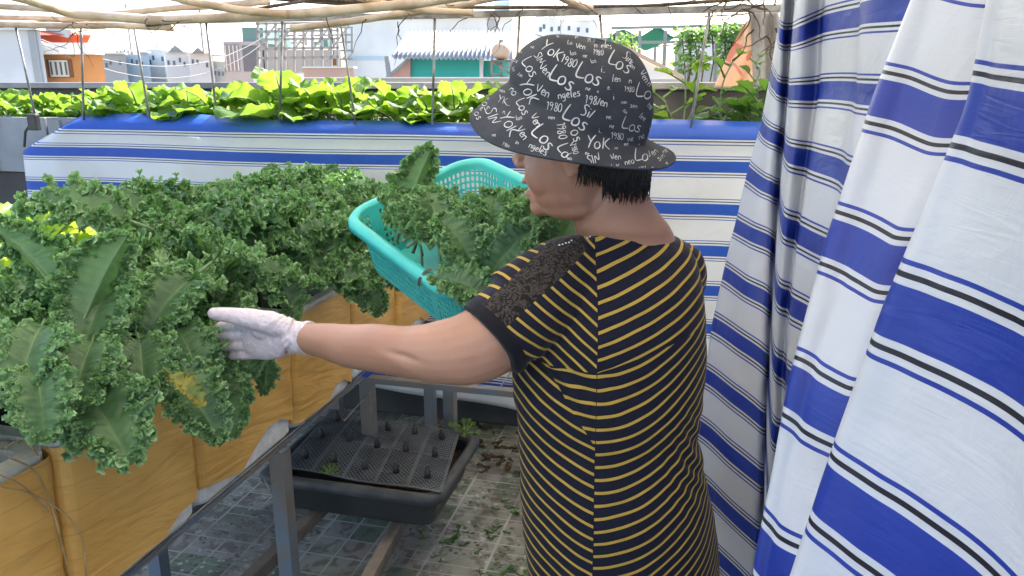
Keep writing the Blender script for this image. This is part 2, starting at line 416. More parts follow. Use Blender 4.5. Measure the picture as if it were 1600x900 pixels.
def np_mesh(name, V, F, Cc, mat_):
    me = bpy.data.meshes.new(name); nv = len(V); nf = len(F)
    me.vertices.add(nv); me.vertices.foreach_set('co', V.astype(np.float32).ravel())
    me.loops.add(nf*4); me.loops.foreach_set('vertex_index', F.astype(np.int32).ravel())
    me.polygons.add(nf); me.polygons.foreach_set('loop_start', np.arange(0, nf*4, 4, dtype=np.int32)); me.polygons.foreach_set('loop_total', np.full(nf, 4, dtype=np.int32))
    me.update(calc_edges=True); me.validate()
    set_leaf_attr(me, Cc); me.polygons.foreach_set('use_smooth', np.ones(nf, dtype=bool)); me.materials.append(mat_)
    return me
def rotm(az, el, roll=0):
    """leaf +X -> azimuth az, elevation el, roll about own axis"""
    return np.array(Matrix.Rotation(az, 3, 'Z') @ Matrix.Rotation(-el, 3, 'Y') @ Matrix.Rotation(roll, 3, 'X'))
def join_leaves(specs):                  # (V,F,C), R(3x3), offset, scale, rnd
    Vs, Fs, Cs = [], [], []; b = 0
    for (V, F, Cc), Rm, off, s, rnd in specs:
        Vs.append(V*s @ Rm.T+np.array(off)); Fs.append(F+b); c = Cc.copy(); c[:, 2] = rnd; Cs.append(c); b += len(V)
    return np.concatenate(Vs), np.concatenate(Fs), np.concatenate(Cs)

# ------------------------------------------------------------------ setting: ground, floor, walls
FLOORX = (-6, 3.2); FLOORY = (-3, 4.2)
m, b = newmat('mosaic_floor_tile'); x, y, z, v = coords()
T1 = .20
gx = (x/T1); gy = (y/T1)
cell = X.nt.nodes.new('ShaderNodeTexWhiteNoise'); cell.noise_dimensions = '2D'
X.nt.links.new(combine(X.m('FLOOR', gx), X.m('FLOOR', gy), 0), cell.inputs[0]); cr = X(cell.outputs[0])
def grout(px_, py_, w_): return (px_.frac()-.5).abs().gt(.5-w_).mx((py_.frac()-.5).abs().gt(.5-w_))
sub = (grout(gx*2, gy*2, .035)*cr.lt(.45)).mx(grout(gx*4, gy*4, .05)*cr.lt(.16)).mx(grout(gx*2+.0, gy*3, .03)*band(cr, .54, .06))
sub2 = (gx*3).frac(); sub3 = grout(gx, gy*2+.5, .025)*cr.gt(.62)
gr = grout(gx, gy, .016).mx(sub).mx(sub3)
cell2 = X.nt.nodes.new('ShaderNodeTexWhiteNoise'); cell2.noise_dimensions = '2D'
X.nt.links.new(combine(X.m('FLOOR', gx*2), X.m('FLOOR', gy*2), 0), cell2.inputs[0]); c2 = X(cell2.outputs[0])
colA = mix(c2.gt(.5), (.30, .30, .25), (.17, .21, .145)); colA = mix(c2.gt(.78), colA, (.31, .28, .25))
vo = X.nt.nodes.new('ShaderNodeTexVoronoi'); vo.inputs['Scale'].default_value = 46; X.nt.links.new(v, vo.inputs['Vector'])
spots = X(vo.outputs['Distance']).lt(.36)*cr.gt(.30)*ss(nz(v, 7, 2), .42, .46)
colA = mix(spots*.85, colA, mix(ss(nz(v, 22, 2), .45, .55), (.50, .50, .46), (.045, .07, .04)))
colA = mix(ss(nz(v, 18, 5, 1.0), .45, .62)*.6, colA, (.075, .065, .05)); colA = mix(gr*ss(nz(v, 5, 4), .32, .5), colA, (.42, .41, .38))
wet = ss(nz(v, 2.2, 5, .8), .42, .62)
colA = mix(wet*.6, colA, (.055, .045, .035))
setc(b, colA)
ru = wet*-.2+.72; X.nt.links.new(ru.k, b.inputs['Roughness'])
X.nt.links.new(bump(nz(v, 40, 4)*.4-gr*.7, .5, .004), b.inputs['Normal']); M['floor'] = m
o = MB().box((FLOORX[0], FLOORY[0], -.25), (FLOORX[1], FLOORY[1], 0)).build('floor', M['floor']); tag(o, kind='structure')
M['city'] = mat('city_ground', (.30, .29, .27), .9, .2, .05)
o = MB().box((-400, -100, -12.5), (400, 700, -12)).build('ground', M['city']); tag(o, kind='structure')
# building we stand on
M['plaster'] = mat('cream_plaster', (.5, .47, .42), .85, .1, 1)
o = MB().box((FLOORX[0]+.02, FLOORY[0]+.02, -12), (FLOORX[1]-.02, FLOORY[1]-.02, -.26)).build('own_building', M['plaster'])
tag(o, 'plastered building block carrying the roof terrace', 'building')
# parapet at the back and the left
mb = MB(); mb.box((-6, 3.95, .001), (3.2, 4.13, 1.47), bev=.01)
o = mb.build('parapet_wall', M['darkconc'])
r = empty('parapet_wall', (-1.4, 4.04, 0), 0, 'dark grey concrete parapet behind the back planters, with a pale coping', 'wall')
o.name = 'wall'; o.parent = r; o.matrix_parent_inverse = Matrix.Translation((1.4, -4.04, 0))
cp = MB().box((-6.02, 3.92, 1.4705), (3.22, 4.16, 1.505), bev=.006).build('coping', M['concrete'], r); cp.matrix_parent_inverse = o.matrix_parent_inverse

# low dark block wall carrying the planters
o = MB().box((-5.9, 3.10, .001), (.75, 3.52, 1.08), bev=.008).build('block_wall', M['darkconc'])
tag(o, 'dark stained block wall under the long row of back planters', 'wall')
# planters
def planter(u0, u1, label):
    r = empty('planter_trough', ((u0+u1)/2, 3.28, 1.081), 0, label, 'planter', 'grey planter troughs along the back')
    hw = (u1-u0)/2-.006; mb = MB(); t = .018; h = .262
    mb.box((-hw, -.20, 0), (hw, -.20+t, h), bev=.003).box((-hw, .2-t, 0), (hw, .2, h), bev=.003)
    mb.box((-hw, -.18, 0), (-hw+t, .18, h)).box((hw-t, -.18, 0), (hw, .18, h)).box((-hw+t, -.18, 0), (hw-t, .18, .02))
    mb.build('trough', M['fibre'], r)
    for k in range(int((u1-u0)/.45)+1):
        xx = -hw+.05+k*.45
        if xx < hw-.03: MB().box((xx, -.212, 0), (xx+.03, -.2005, h-.01)).build('batten', M['fibre'], r)
    def f(a, b_): return Vector((-hw+t+(2*hw-2*t)*a, -.18+.36*b_, .215+.014*noise.noise(Vector((a*20+u0, b_*6, 0)))))
    MB().grid(f, 40, 10).build('soil', M['soil'], r, True)
planter(-5.6, -4.35, 'grey planter trough at the far left end of the row')
planter(-4.35, -3.05, 'grey fibre cement planter trough just left of where the striped back cloth starts')
planter(-3.05, -1.75, 'grey planter trough behind the left part of the striped back cloth')
planter(-1.75, -.45, 'grey planter trough behind the middle of the back cloth, left of the hat')
planter(-.45, .75, 'grey planter trough behind the hat, holding the leggy vines')

# ------------------------------------------------------------------ back cloth
NU, NVv = 150, 60
def backcloth(a, b_):
    u = -3.17+3.53*a
    ztop = 1.352+.012*math.sin(u*2.3+1)-.006*math.sin(u*6)
    if u < -2.84:                         # corner folded down diagonally
        ztop -= (-2.84-u)/.33*.15
    zbot = .19-.07*a+.02*math.sin(u*3.1)
    z = ztop+(zbot-ztop)*b_
    vv = 3.0+.012*math.sin(u*5+z*1.3)+.010*math.sin(u*2.2-z*3)+.02*b_*math.sin(u*7+1)*b_
    vv += .028*noise.noise(Vector((u*2.2, z*1.5, 3)))
    vv -= .012*math.exp(-((z-1.30)/.03)**2)
    if u < -3.12: vv += (-3.12-u)*2.0
    if b_ < .035: vv += (1-b_/.035)*.075; z = min(z, ztop)      # turned over the planter rim
    return Vector((u, vv, z))
mb = MB().grid(backcloth, NU, NVv)
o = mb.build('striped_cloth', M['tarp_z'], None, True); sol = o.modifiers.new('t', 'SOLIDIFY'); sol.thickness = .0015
tag(o, 'long blue and white striped cloth hung over the back planters, behind the woman', 'cloth')

# ------------------------------------------------------------------ side curtain: columns (photo heights of the blue band centres -> real folds)
def col3(pts, kmax=8.6):
    """pts: (k, px, py, Y); extended to the top and to the floor"""
    P = [(k, WP(px, py, Y=Y)) for k, px, py, Y in pts]
    k0, p0 = P[0]; k1, p1 = P[1]; d = (p0-p1)/(k1-k0)
    ext = [(k0-j, p0+Vector((d.x*.5, d.y*.5, .16))*j) for j in (4, 3, 2, 1)]
    kl, pl = P[-1]; d = (P[-1][1]-P[-2][1])/(P[-1][0]-P[-2][0]); tail = []; p = pl.copy(); k = kl
    while p.z > .05 and k < 14:
        d = Vector((d.x*.6, d.y*.6, -.16)); p = p+d; k += 1; 
        if p.z < .03: fr = (p.z-d.z-.03)/(-d.z); p = p-d*(1-fr); k = k-1+fr; tail.append((k, p.copy())); break
        tail.append((k, p.copy()))
    return ext+P+tail
def samp(colp, k):
    if k <= colp[0][0]: return colp[0][1]
    for (a, p), (b_, q) in zip(colp, colp[1:]):
        if k <= b_: return p.lerp(q, (k-a)/(b_-a))
    return colp[-1][1]
cols = [
 col3([(-1,1217,42,2.62),(0,1203,118,2.60),(1,1189,196,2.55),(2,1168,270,2.48),(3,1148,353,2.40),(4,1130,427,2.33),(5,1113,507,2.27),(6,1101,587,2.22),(7,1092,667,2.18)]),
 col3([(-1,1218,50,2.40),(0,1210,130,2.38),(1,1200,208,2.33),(2,1190,286,2.26),(3,1175,366,2.2),(4,1163,450,2.13),(5,1153,533,2.07),(6,1145,618,2.02),(7,1138,704,1.98)]),
 col3([(-1,1222,58,2.34),(0,1219,140,2.32),(1,1214,216,2.28),(2,1209,296,2.22),(3,1202,380,2.14),(4,1196,470,2.06),(5,1192,563,1.98),(6,1189,655,1.92),(7,1186,745,1.87)]),
 col3([(-1,1236,58,2.42),(0,1230,142,2.40),(1,1224,222,2.36),(2,1218,304,2.3),(3,1210,392,2.22),(4,1204,480,2.15),(5,1200,575,2.08),(6,1198,665,2.02),(7,1196,755,1.98)]),
 col3([(-1,1247,55,2.0),(0,1240,144,1.98),(1,1232,240,1.93),(2,1222,348,1.87),(3,1212,455,1.82),(4,1206,560,1.76),(5,1203,665,1.7),(6,1202,770,1.66)]),
 col3([(-1,1282,40,2.02),(0,1276,143,1.98),(1,1262,248,1.92),(2,1246,362,1.86),(3,1232,470,1.80),(4,1224,580,1.75),(5,1220,685,1.7),(6,1218,790,1.66)]),
 col3([(-1,1292,36,1.90),(0,1286,140,1.88),(1,1270,250,1.82),(2,1252,368,1.76),(3,1240,480,1.70),(4,1232,592,1.66),(5,1228,700,1.62),(6,1226,800,1.6)]),
 col3([(-1,1340,26,1.72),(0,1332,140,1.68),(1,1306,262,1.64),(2,1284,385,1.6),(3,1270,500,1.56),(4,1260,616,1.52),(5,1255,725,1.5),(6,1252,830,1.5)]),
 col3([(-1,1352,20,1.48),(0,1346,146,1.46),(1,1324,275,1.42),(2,1304,402,1.38),(3,1290,530,1.36),(4,1280,655,1.34),(5,1275,780,1.32)]),
 col3([(-1,1440,10,1.30),(0,1420,152,1.26),(1,1385,300,1.22),(2,1350,450,1.18),(3,1325,600,1.14),(4,1310,750,1.12)]),
 col3([(-1,1475,-30,1.12),(0,1410,150,1.06),(1,1340,376,.98),(2,1280,610,.92),(3,1230,855,.86)]),
 col3([(-1,1447,-62,.94),(0,1364,150,.90),(1,1294,370,.84),(2,1236,600,.77),(3,1185,850,.72)]),
 col3([(-1,1475,-58,.89),(0,1412,162,.855),(1,1335,388,.80),(2,1267,624,.735),(3,1210,880,.69)]),
 col3([(-1,1530,-50,.83),(0,1470,184,.80),(1,1382,412,.755),(2,1305,650,.695),(3,1245,905,.65)]),
 col3([(-1,1590,-52,.79),(0,1540,182,.76),(1,1440,420,.73),(2,1350,665,.68),(3,1285,925,.64)]),
 col3([(-1,1600,-110,.70),(0,1550,172,.68),(1,1425,462,.66),(2,1325,735,.64),(3,1245,1000,.62)]),
 col3([(-1,1570,-136,.61),(0,1512,163,.60),(1,1383,478,.59),(2,1284,757,.585),(3,1200,1020,.58)]),
 col3([(-1,1600,-140,.57),(0,1540,170,.57),(1,1440,503,.555),(2,1345,810,.545),(3,1270,1090,.54)]),
 col3([(-1,1670,-160,.50),(0,1610,187,.50),(1,1560,555,.485),(2,1480,905,.47),(3,1400,1220,.47)]),
 col3([(-1,1790,-190,.42),(0,1740,210,.42),(1,1700,640,.40),(2,1640,1060,.38),(3,1560,1440,.38)]),
 col3([(-1,1900,-210,.42),(0,1850,215,.40),(1,1820,660,.38),(2,1790,1080,.36),(3,1740,1450,.36)]),
 col3([(-1,2200,-280,.32),(0,2160,240,.30),(1,2130,800,.28),(2,2100,1300,.27),(3,2080,1700,.27)]),
]
K0, K1 = -5.0, 9.3; NK = 110; SUB = 9
def cr(p0, p1, p2, p3, t):
    return ((p1*2)+(p2-p0)*t+(p0*2-p1*5+p2*4-p3)*t*t+(p1*3-p0-p2*3+p3)*t**3)*.5
V = []; UV = []; nc = (len(cols)-1)*SUB+1
for j in range(NK+1):
    k = K0+(K1-K0)*j/NK
    row = [samp(c_, k) for c_ in cols]
    for i in range(nc):
        a = min(i//SUB, len(cols)-2); t = (i-a*SUB)/SUB
        p = cr(row[max(a-1, 0)], row[a], row[a+1], row[min(a+2, len(cols)-1)], t)
        n_ = noise.noise(Vector((i*.05, k*.35, 1)))*.006+noise.noise(Vector((i*.16, k*.6, 5)))*.0035+(1-abs(noise.noise(Vector((i*.06+k*.3, k*.5-i*.02, 8))))*4)*.0012
        V.append((p.x+n_, p.y+n_*.5, p.z)); UV.append((i/nc, k))
F = [(j*nc+i, j*nc+i+1, (j+1)*nc+i+1, (j+1)*nc+i) for j in range(NK) for i in range(nc-1)]
me = bpy.data.meshes.new('curtain'); me.from_pydata(V, [], F); uvl = me.uv_layers.new(name='UVMap')
for l in me.loops: uvl.data[l.index].uv = UV[l.vertex_index]
me.update()
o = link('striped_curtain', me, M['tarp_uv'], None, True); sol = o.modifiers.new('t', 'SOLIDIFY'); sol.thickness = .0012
tag(o, 'tall blue and white striped curtain hanging in deep folds along the right side', 'curtain')

# ------------------------------------------------------------------ steel trellis, bamboo
bar = MB().box((-4.2, 3.038, 1.748), (.75, 3.062, 1.772)).build('steel_bar', M['rod']); tag(bar, 'long thin grey steel bar running across the tops of the upright rods', 'bar')
rodsx = [-3.42, -3.07, -2.80, -2.446, -2.10, -1.793, -1.439, -1.096, -.753, -.371, -.061]
rl = ['far left of the frame edge', 'above the black clip at the left end of the back cloth', 'in front of the orange house', 'third from the left, past the orange house',
 'in front of the distant pale houses', 'in front of the grey scaffolded block', 'left of the corrugated roof', 'in front of the corrugated roof and green wall', 'left of the hat, beside the round water tank',
 'behind the top of the hat', 'right of the hat, by the leggy vine']
for i, ux in enumerate(rodsx):
    tl = .05*math.sin(i*2.3); mb = MB().tube([(ux-tl, 3.052, 1.7475), (ux-tl*.5, 3.05, 1.55), (ux, 3.045, 1.335)], .0052, 8)
    o = mb.build('upright_rod', M['rod'], None, True); tag(o, 'thin upright steel rod '+rl[i], 'rod', 'upright rods above the back planters')
# black clip and hook at the left rod
p = WP(58, 188, v=2.99); mb = MB().box((p.x-.025, 2.955, p.z-.045), (p.x+.025, 2.985, p.z+.03), bev=.006).tube([(p.x, 2.97, p.z), (p.x-.05, 2.965, p.z-.05), (p.x-.07, 2.965, p.z-.12)], .006)
o = mb.build('clip', M['black_pl']); tag(o, 'black plastic clip at the top left corner of the striped back cloth', 'clip')
def pole(pts, r, label, mt='bamboo', name='bamboo_pole', cat='pole', group='bamboo poles of the trellis'):
    P = [WP(px, py, Y=Y) for px, py, Y in pts]; Q = []; rs = []
    for a, b_ in zip(P, P[1:]):
        n = 12
        for i in range(n): Q.append(a.lerp(b_, i/n))
    Q.append(P[-1]); L = len(Q)
    for i, q in enumerate(Q):
        q.x += .0; q.z += .004*noise.noise(q*3); rs.append(r*(1+.06*noise.noise(q*7)+(.16 if i % 9 == 0 and mt == 'bamboo' else 0)))
    # soften corners
    for _ in range(3): Q = [Q[0]]+[(Q[i-1]+Q[i]*2+Q[i+1])/4 for i in range(1, L-1)]+[Q[-1]]
    o = MB().tube(Q, rs, 10).build(name, M[mt], None, True); tag(o, label, cat, group)
pole([(-120,-40,2.5),(40,-2,2.75),(111,21,2.95),(236,31,3.0),(337,27,2.98),(470,21,2.95),(640,6,2.8),(760,-12,2.6)], .017, 'thickest pale bamboo pole sagging across the top left')
pole([(-60,36,3.25),(90,41,3.25),(180,39,3.25),(270,44,3.22)], .013, 'short dark stained bamboo pole lowest at the top left corner')
pole([(-60,8,3.1),(60,14,3.1),(180,22,3.12),(300,10,3.1),(420,2,3.0)], .012, 'thin bamboo pole crossing behind the thickest one at the top left', )
pole([(-60,26,3.3),(100,30,3.3),(230,38,3.28)], .010, 'slender bamboo pole just above the dark short one at the top left')
pole([(235,-14,2.8),(300,2,2.85),(371,15,2.9),(450,22,2.95)], .014, 'bamboo pole slanting down to the right above the distant houses')
pole([(455,44,3.3),(560,32,3.25),(680,14,3.1),(790,-8,2.9)], .014, 'bamboo pole slanting up to the right above the white building')
pole([(530,-14,2.8),(590,4,2.9),(660,16,2.95),(740,20,2.95)], .012, 'bamboo pole end left of the hat, above the corrugated roof')
pole([(860,-12,2.8),(905,10,2.9),(925,14,2.92)], .012, 'short bamboo end poking down above the hat')
pole([(380,-6,3.2),(560,8,3.2),(760,12,3.2),(1000,10,3.1),(1190,-4,2.9)], .007, 'thin dark cane running just above the steel bar', 'twig')
pole([(230,40,3.2),(300,34,3.2),(420,10,3.0),(520,-6,2.9)], .006, 'thin dark twig crossing the thick bamboo pole', 'twig')
pole([(380,-10,3.0),(560,3,3.0),(700,-10,2.9)], .008, 'dark cane high above the white building', 'twig')
# dry vines as tangles
def tangle(px, py, Y, n, spread, label, r=.0022, down=0, name='dry_vine'):
    rr = random.Random(int(px*7+py)); mb = MB(); c = WP(px, py, Y=Y)
    for _ in range(n):
        p = c+Vector((rr.uniform(-1, 1)*spread, rr.uniform(-.5, .5)*spread, rr.uniform(-.1, .25)*spread)); d = Vector((rr.uniform(-1, 1), rr.uniform(-.4, .4), rr.uniform(-.5, .3)-down)).normalized(); pts = [p.copy()]
        for k in range(9):
            d = (d+Vector((rr.uniform(-.6, .6), rr.uniform(-.3, .3), rr.uniform(-.5, .4)-down*.2))).normalized(); p = p+d*min(.022, spread*.12); pts.append(p.copy())
        mb.tube(pts, [r*(1-.08*k) for k in range(len(pts))], 5)
    o = mb.build(name, M['twig'], None, True); tag(o, label, 'dry vine', 'dry vines wound on the trellis')
tangle(125, 48, 3.1, 9, .14, 'dry vine tangle hanging in front of the red roof')
tangle(245, 38, 3.0, 6, .10, 'short dry vine with hooked end below the thick bamboo')
tangle(560, 20, 3.0, 10, .30, 'spread dry vine above the white building')
tangle(780, 20, 3.0, 6, .16, 'dry vine loop dangling above the round water tank', down=.3)
tangle(950, 10, 2.95, 8, .3, 'dry vine lying along the steel bar above the hat')
tangle(1170, 12, 2.8, 16, .14, 'thick dry vine knot where the bar meets the side curtain', r=.0035)
tangle(1195, 50, 2.75, 5, .10, 'dark vine ends hanging in front of the peach coloured cloth', r=.004, down=.6)
# ------------------------------------------------------------------ growing bench
EX = -1.065
r = empty('growing_bench', (-1.3, 1.8, 0), 0, 'grey steel bench with a wire shelf carrying the tape wrapped foam boxes', 'bench')
inv = Matrix.Translation((1.3, -1.8, 0))
def rel(o): o.matrix_parent_inverse = inv; return o
def legm(x_, y_):
    mb = MB(); mb.box((x_-.020, y_-.02, 0.001), (x_+.022, y_-.016, .532)); mb.box((x_+.018, y_-.0159, 0.001), (x_+.022, y_+.022, .532)); return rel(mb.build('leg', M['steel'], r))
for x_, y_ in ((EX-.015, 1.70), (EX-.015, 2.27), (WP(703, 640, v=2.56).x, 2.56), (-.30, 2.27), (-1.52, 1.70), (-1.52, .35), (EX-.015, .35), (-1.52, 2.88), (-.30, 2.88), (EX-.015, 2.88)): legm(x_, y_)
mb = MB()
mb.box((EX-.018, .33, .529), (EX-.014, 2.245, .537)); mb.box((EX-.045, .33, .5365), (EX-.0181, 2.245, .540))
mb.box((-1.54, .33, .50), (-1.535, 2.92, .535)); mb.box((EX+.002, 2.246, .515), (-.28, 2.251, .535)); mb.box((EX, 2.252, .532), (-.28, 2.28, .5355))
mb.box((-1.54, 2.90, .50), (-.28, 2.905, .535)); mb.box((-.285, 2.253, .50), (-.28, 2.899, .535)); mb.box((-1.534, 1.69, .50), (EX-.006, 1.694, .53))
rel(mb.build('frame', M['steel'], r))
mb = MB()
for k in range(44): mb.tube([(-1.53, .36+k*.0585, .541), (EX-.02 if .36+k*.0585 < 2.26 else -.29, .36+k*.0585, .541)], .0022, 5)
for x_ in (-1.45, -1.35, -1.25, -1.15, -1.085): mb.tube([(x_, .34, .5455), (x_, 2.89, .5455)], .0024, 5)
for x_ in np.arange(-1.0, -.3, .08): mb.tube([(x_, 2.26, .5455), (x_, 2.89, .5455)], .0024, 5)
mb.tube([(EX+.03, 2.0, .49), (EX+.012, 2.24, .49), (EX+.012, 2.24, .40)], .003, 5)
rel(mb.build('wire_shelf', M['wire'], r))
mb = MB().tube([(EX-.002, 1.60, .50), (EX+.012, 1.60, .47), (EX+.014, 1.62, .485)], .002, 5); rel(mb.build('hook', M['wire'], r))

# ------------------------------------------------------------------ foam boxes wrapped in tape
seams = [.235, .625, .990, 1.354, 1.787, 2.151, 2.535, 2.88]
blab = ['brown tape wrapped foam planting box nearest the camera, below the frame edge at the left',
 'tape wrapped foam box at the left edge with white rim and dry straw showing',
 'brown tape wrapped foam box under the big drooping kale leaf, second one at the left',
 'brown tape wrapped foam box directly below the gloved hand, left of the front bench leg',
 'brown tape wrapped foam box behind the bench leg, under the woman\'s wrist',
 'brown tape wrapped foam box behind the forearm, seen above it',
 'last brown tape wrapped foam box in the row, under the turquoise basket']
for i in range(7):
    rr = random.Random(50+i)
    y0, y1 = seams[i]+.004, seams[i+1]-.004; ly = y1-y0; lx = .43
    dx = rr.uniform(-.006, .004)
    rt = empty('foam_box', (EX-lx/2+dx, (y0+y1)/2, .5485), R(rr.uniform(-.6, .6)), blab[i], 'planting box', 'tape wrapped foam planting boxes on the bench')
    H_ = .345+rr.uniform(-.004, .006)
    def rect(hx, hy, z, rad, n=5):
        P = []
        for cx, cy, a0 in ((hx-rad, hy-rad, 0), (-hx+rad, hy-rad, 90), (-hx+rad, -hy+rad, 180), (hx-rad, -hy+rad, 270)):
            for k in range(n+1):
                a = R(a0+90*k/n); P.append(Vector((cx+rad*math.cos(a), cy+rad*math.sin(a), z)))
        return P
    hx, hy = lx/2, ly/2
    # foam body: open box with thick walls
    rings = [rect(hx-.022, hy-.012, 0, .03), rect(hx-.012, hy-.006, .014, .032), rect(hx-.006, hy-.004, H_*.5, .03), rect(hx-.002, hy-.002, H_, .028), rect(hx-.032, hy-.032, H_+.001, .02), rect(hx-.035, hy-.035, H_*.6, .02)]
    MB().loft(rings).build('foam_body', M['foam'], rt, True).data.polygons.foreach_set('use_smooth', [False]*len(rings[0])*5+[False]*2)
    # tape wrap: sleeve with wrinkled folds
    def tp(a, b_, y0_=0):
        base = rect(hx+.001, hy+.0012, 0, .028, 5)
        n = len(base); t = a*n; k = int(t) % n; f_ = t-int(t); p = base[k].lerp(base[(k+1) % n], f_)
        zlo = .020+.030*min(1, max(0, noise.noise(Vector((p.y*7+i*5, p.x*7, 1)))*7))+(.03 if i in (3, ) and p.y > .02 and noise.noise(Vector((p.y*14, 0, 4.3))) > 0 else 0)
        z = zlo+(H_-.012-zlo)*b_
        sc_ = 1-.022*(1-b_)
        wr = .0035*noise.noise(Vector((p.x*4, (p.y*.5+z)*16+p.y*3, i*3.1)))+.0018*noise.noise(Vector((p.x*9, (z-p.y*.3)*45, i)))
        d = Vector((p.x/hx, p.y/hy*.25, 0)).normalized()
        q = Vector((p.x*sc_, p.y, z))+d*(wr+.002+(.003 if b_ > .5 else 0))
        return q
    mb = MB().grid(tp, 144, 40); o = mb.build('tape_wrap', M['tape'], rt, True)
    # torn white patch and soil
    def f(a, b_): return Vector((-(hx-.034)+2*(hx-.034)*a, -(hy-.034)+2*(hy-.034)*b_, H_-.035+.012*noise.noise(Vector((a*8+i, b_*8, 0)))))
    MB().grid(f, 24, 24).build('soil', M['soil'], rt, True)
# straw caught on the first box
M['straw'] = mat('dry_straw', (.52, .36, .17), .7, .2, 20)
mb = MB()
def wpp(L): return [WP(px, py, z=zz) if False else WP(px, py, u=EX+uo) for px, py, uo in L]
def smoothp(P, n=3):
    for _ in range(n):
        Q = [P[0]]
        for a, b_ in zip(P, P[1:]): Q += [a.lerp(b_, .25), a.lerp(b_, .75)]
        Q.append(P[-1]); P = Q
    return P
for L in ([(0,760,.02),(60,772,.02),(130,825,.014),(135,900,.014)], [(8,700,.03),(30,685,.03),(52,700,.03),(60,712,.02)], [(15,715,.03),(60,735,.015),(85,800,.012),(110,905,.013)], [(0,742,.02),(40,760,.02),(75,800,.012)]):
    mb.tube(smoothp(wpp(L)), .0016, 5)
o = mb.build('straw', M['straw'], None, True); tag(o, 'thin dry straw and roots hanging over the front foam boxes at the lower left', 'straw')

# ------------------------------------------------------------------ kale
leafs = [curly_leaf(s, L=.215+.02*(s % 3), Wd=.165+.012*(s % 4), bend=[.7, 1.0, 1.3, .5, .9, 1.15][s % 6], pet=.05+.02*(s % 3), curl=1.0+.15*(s % 2)) for s in range(6)]
kaleprot = []
def kale_specs(seed, n=17, droop=0, s0=1.0):
    rr = random.Random(seed); S = []
    for k in range(n):
        q = (k+.5)/n                     # 0 outer .. 1 inner
        az = k*2.399+rr.uniform(-.25, .25); el = R(8+q*66+rr.uniform(-9, 9)); roll = rr.uniform(-.35, .35)
        sc_ = s0*(1.05-.42*q**2)*rr.uniform(.88, 1.1)
        hz = .06+.13*q*s0
        off = (.02*math.cos(az), .02*math.sin(az), hz)
        S.append((leafs[rr.randrange(6)], rotm(az, el, roll), off, sc_, rr.random()*.9))
    return S
for v_ in range(5):
    Vv, Ff, Cc = join_leaves(kale_specs(100+v_)); me = np_mesh('kale_leaves', Vv, Ff, Cc, M['kale'])
    sm = MB().tube([(0, 0, -.02), (.004, .003, .06), (-.004, .002, .13), (0, 0, .19)], [.013, .012, .010, .006], 8).mesh('kale_stem'); kaleprot.append((me, sm))
kp = []
ys = [.42, .74, 1.02, 1.30, 1.58, 1.86, 2.14, 2.42, 2.68]
klab_f = ['below the left frame edge', 'at the bottom left corner, beside the straw', 'above the second foam box, under the big drooping leaf', 'just left of the gloved hand', 'directly behind the gloved fingers', 'above the wrist',
  'above the forearm', 'left of the turquoise basket', 'tucked behind the left corner of the turquoise basket']
klab_b = ['below the left frame edge in the back row', 'in the back row at the left frame edge', 'in the back row behind the big upright leaf', 'in the back row with the yellow spots of light behind it', 'in the back row below the left third of the striped cloth',
  'in the middle of the back row', 'in the back row below the lit yellow tips', 'in the back row with sunlit tips', 'at the far end of the back row, its tips brightest']
kz = .885
for j, y_ in enumerate(ys):
    for row in (0, 1):
        rr = random.Random(j*2+row+11)
        x_ = (-1.17 if row == 0 else -1.42)-(.07 if row == 0 and y_ < 1.4 else 0)+(.03 if row and y_ < 1.4 else 0)+rr.uniform(-.03, .03); yy = y_+(.12 if row else 0)+rr.uniform(-.03, .03)
        rt = empty('kale_plant', (x_, yy, kz), rr.uniform(0, 6.28), 'kale plant '+(klab_f if row == 0 else klab_b)[j], 'kale plant', 'kale plants growing in the foam boxes')
        s_ = rr.uniform(.93, 1.05)*(.80 if j >= 7 and row == 0 else 1)*(.70 if y_ < 1.4 and row == 1 else .70 if y_ < .9 and row == 0 else .80 if y_ < 1.2 and row == 0 else .88 if y_ < 1.5 and row == 0 else .86 if y_ < 1.4 else 1)*(.95 if j == 8 else 1); rt.scale = (s_, s_, s_*rr.uniform(.95, 1.08))
        lm, sm = kaleprot[(j*2+row*3+j//3) % 5]
        o = link('leaves', lm, None, rt); o2 = link('stem', sm, M['gstem'], rt, True); kp.append(rt)
def leaf_at(seed, base, tip, nrm, L, Wd, bend, name='kale_leaf', parent=None, curl=1.0, pet=.06, rnd=.5, cup=.15, matn='kale', ns=13, nt=150, frill=2.2):
    """one hero leaf: from base towards tip, blade's upper side towards nrm"""
    V_, F_, C_ = curly_leaf(seed, L, Wd, nt, ns, curl, bend, pet, cup, frill); C_[:, 2] = rnd
    # after bending, chord differs: aim the chord at the tip
    mid = V_[V_[:, 0].argmax()]; ch = Vector((mid[0], 0, mid[2])); a0 = math.atan2(ch.z, ch.x)
    base = Vector(base); tip = Vector(tip); nrm = Vector(nrm); d = (tip-base).normalized(); yv = nrm.cross(d).normalized(); zv = d.cross(yv)
    A = Matrix((d, yv, zv)).transposed(); Q = A @ Matrix.Rotation(a0, 3, 'Y')
    V2 = V_ @ np.array(Q).T
    me = np_mesh(name, V2, F_, C_, M[matn]); o = link(name, me, None, None); o.location = base
    if parent: 
        bpy.context.view_layer.update(); o.parent = parent; o.matrix_parent_inverse = parent.matrix_world.inverted()
    return o
bpy.context.view_layer.update()
camp = Vector((0, 0, CH))
def tocam(p): return (camp-Vector(p)).normalized()
def nearest(p, lst): return min(lst, key=lambda o: (o.location.xy-Vector(p).xy).length)
UPV = Vector((0, 0, 1))
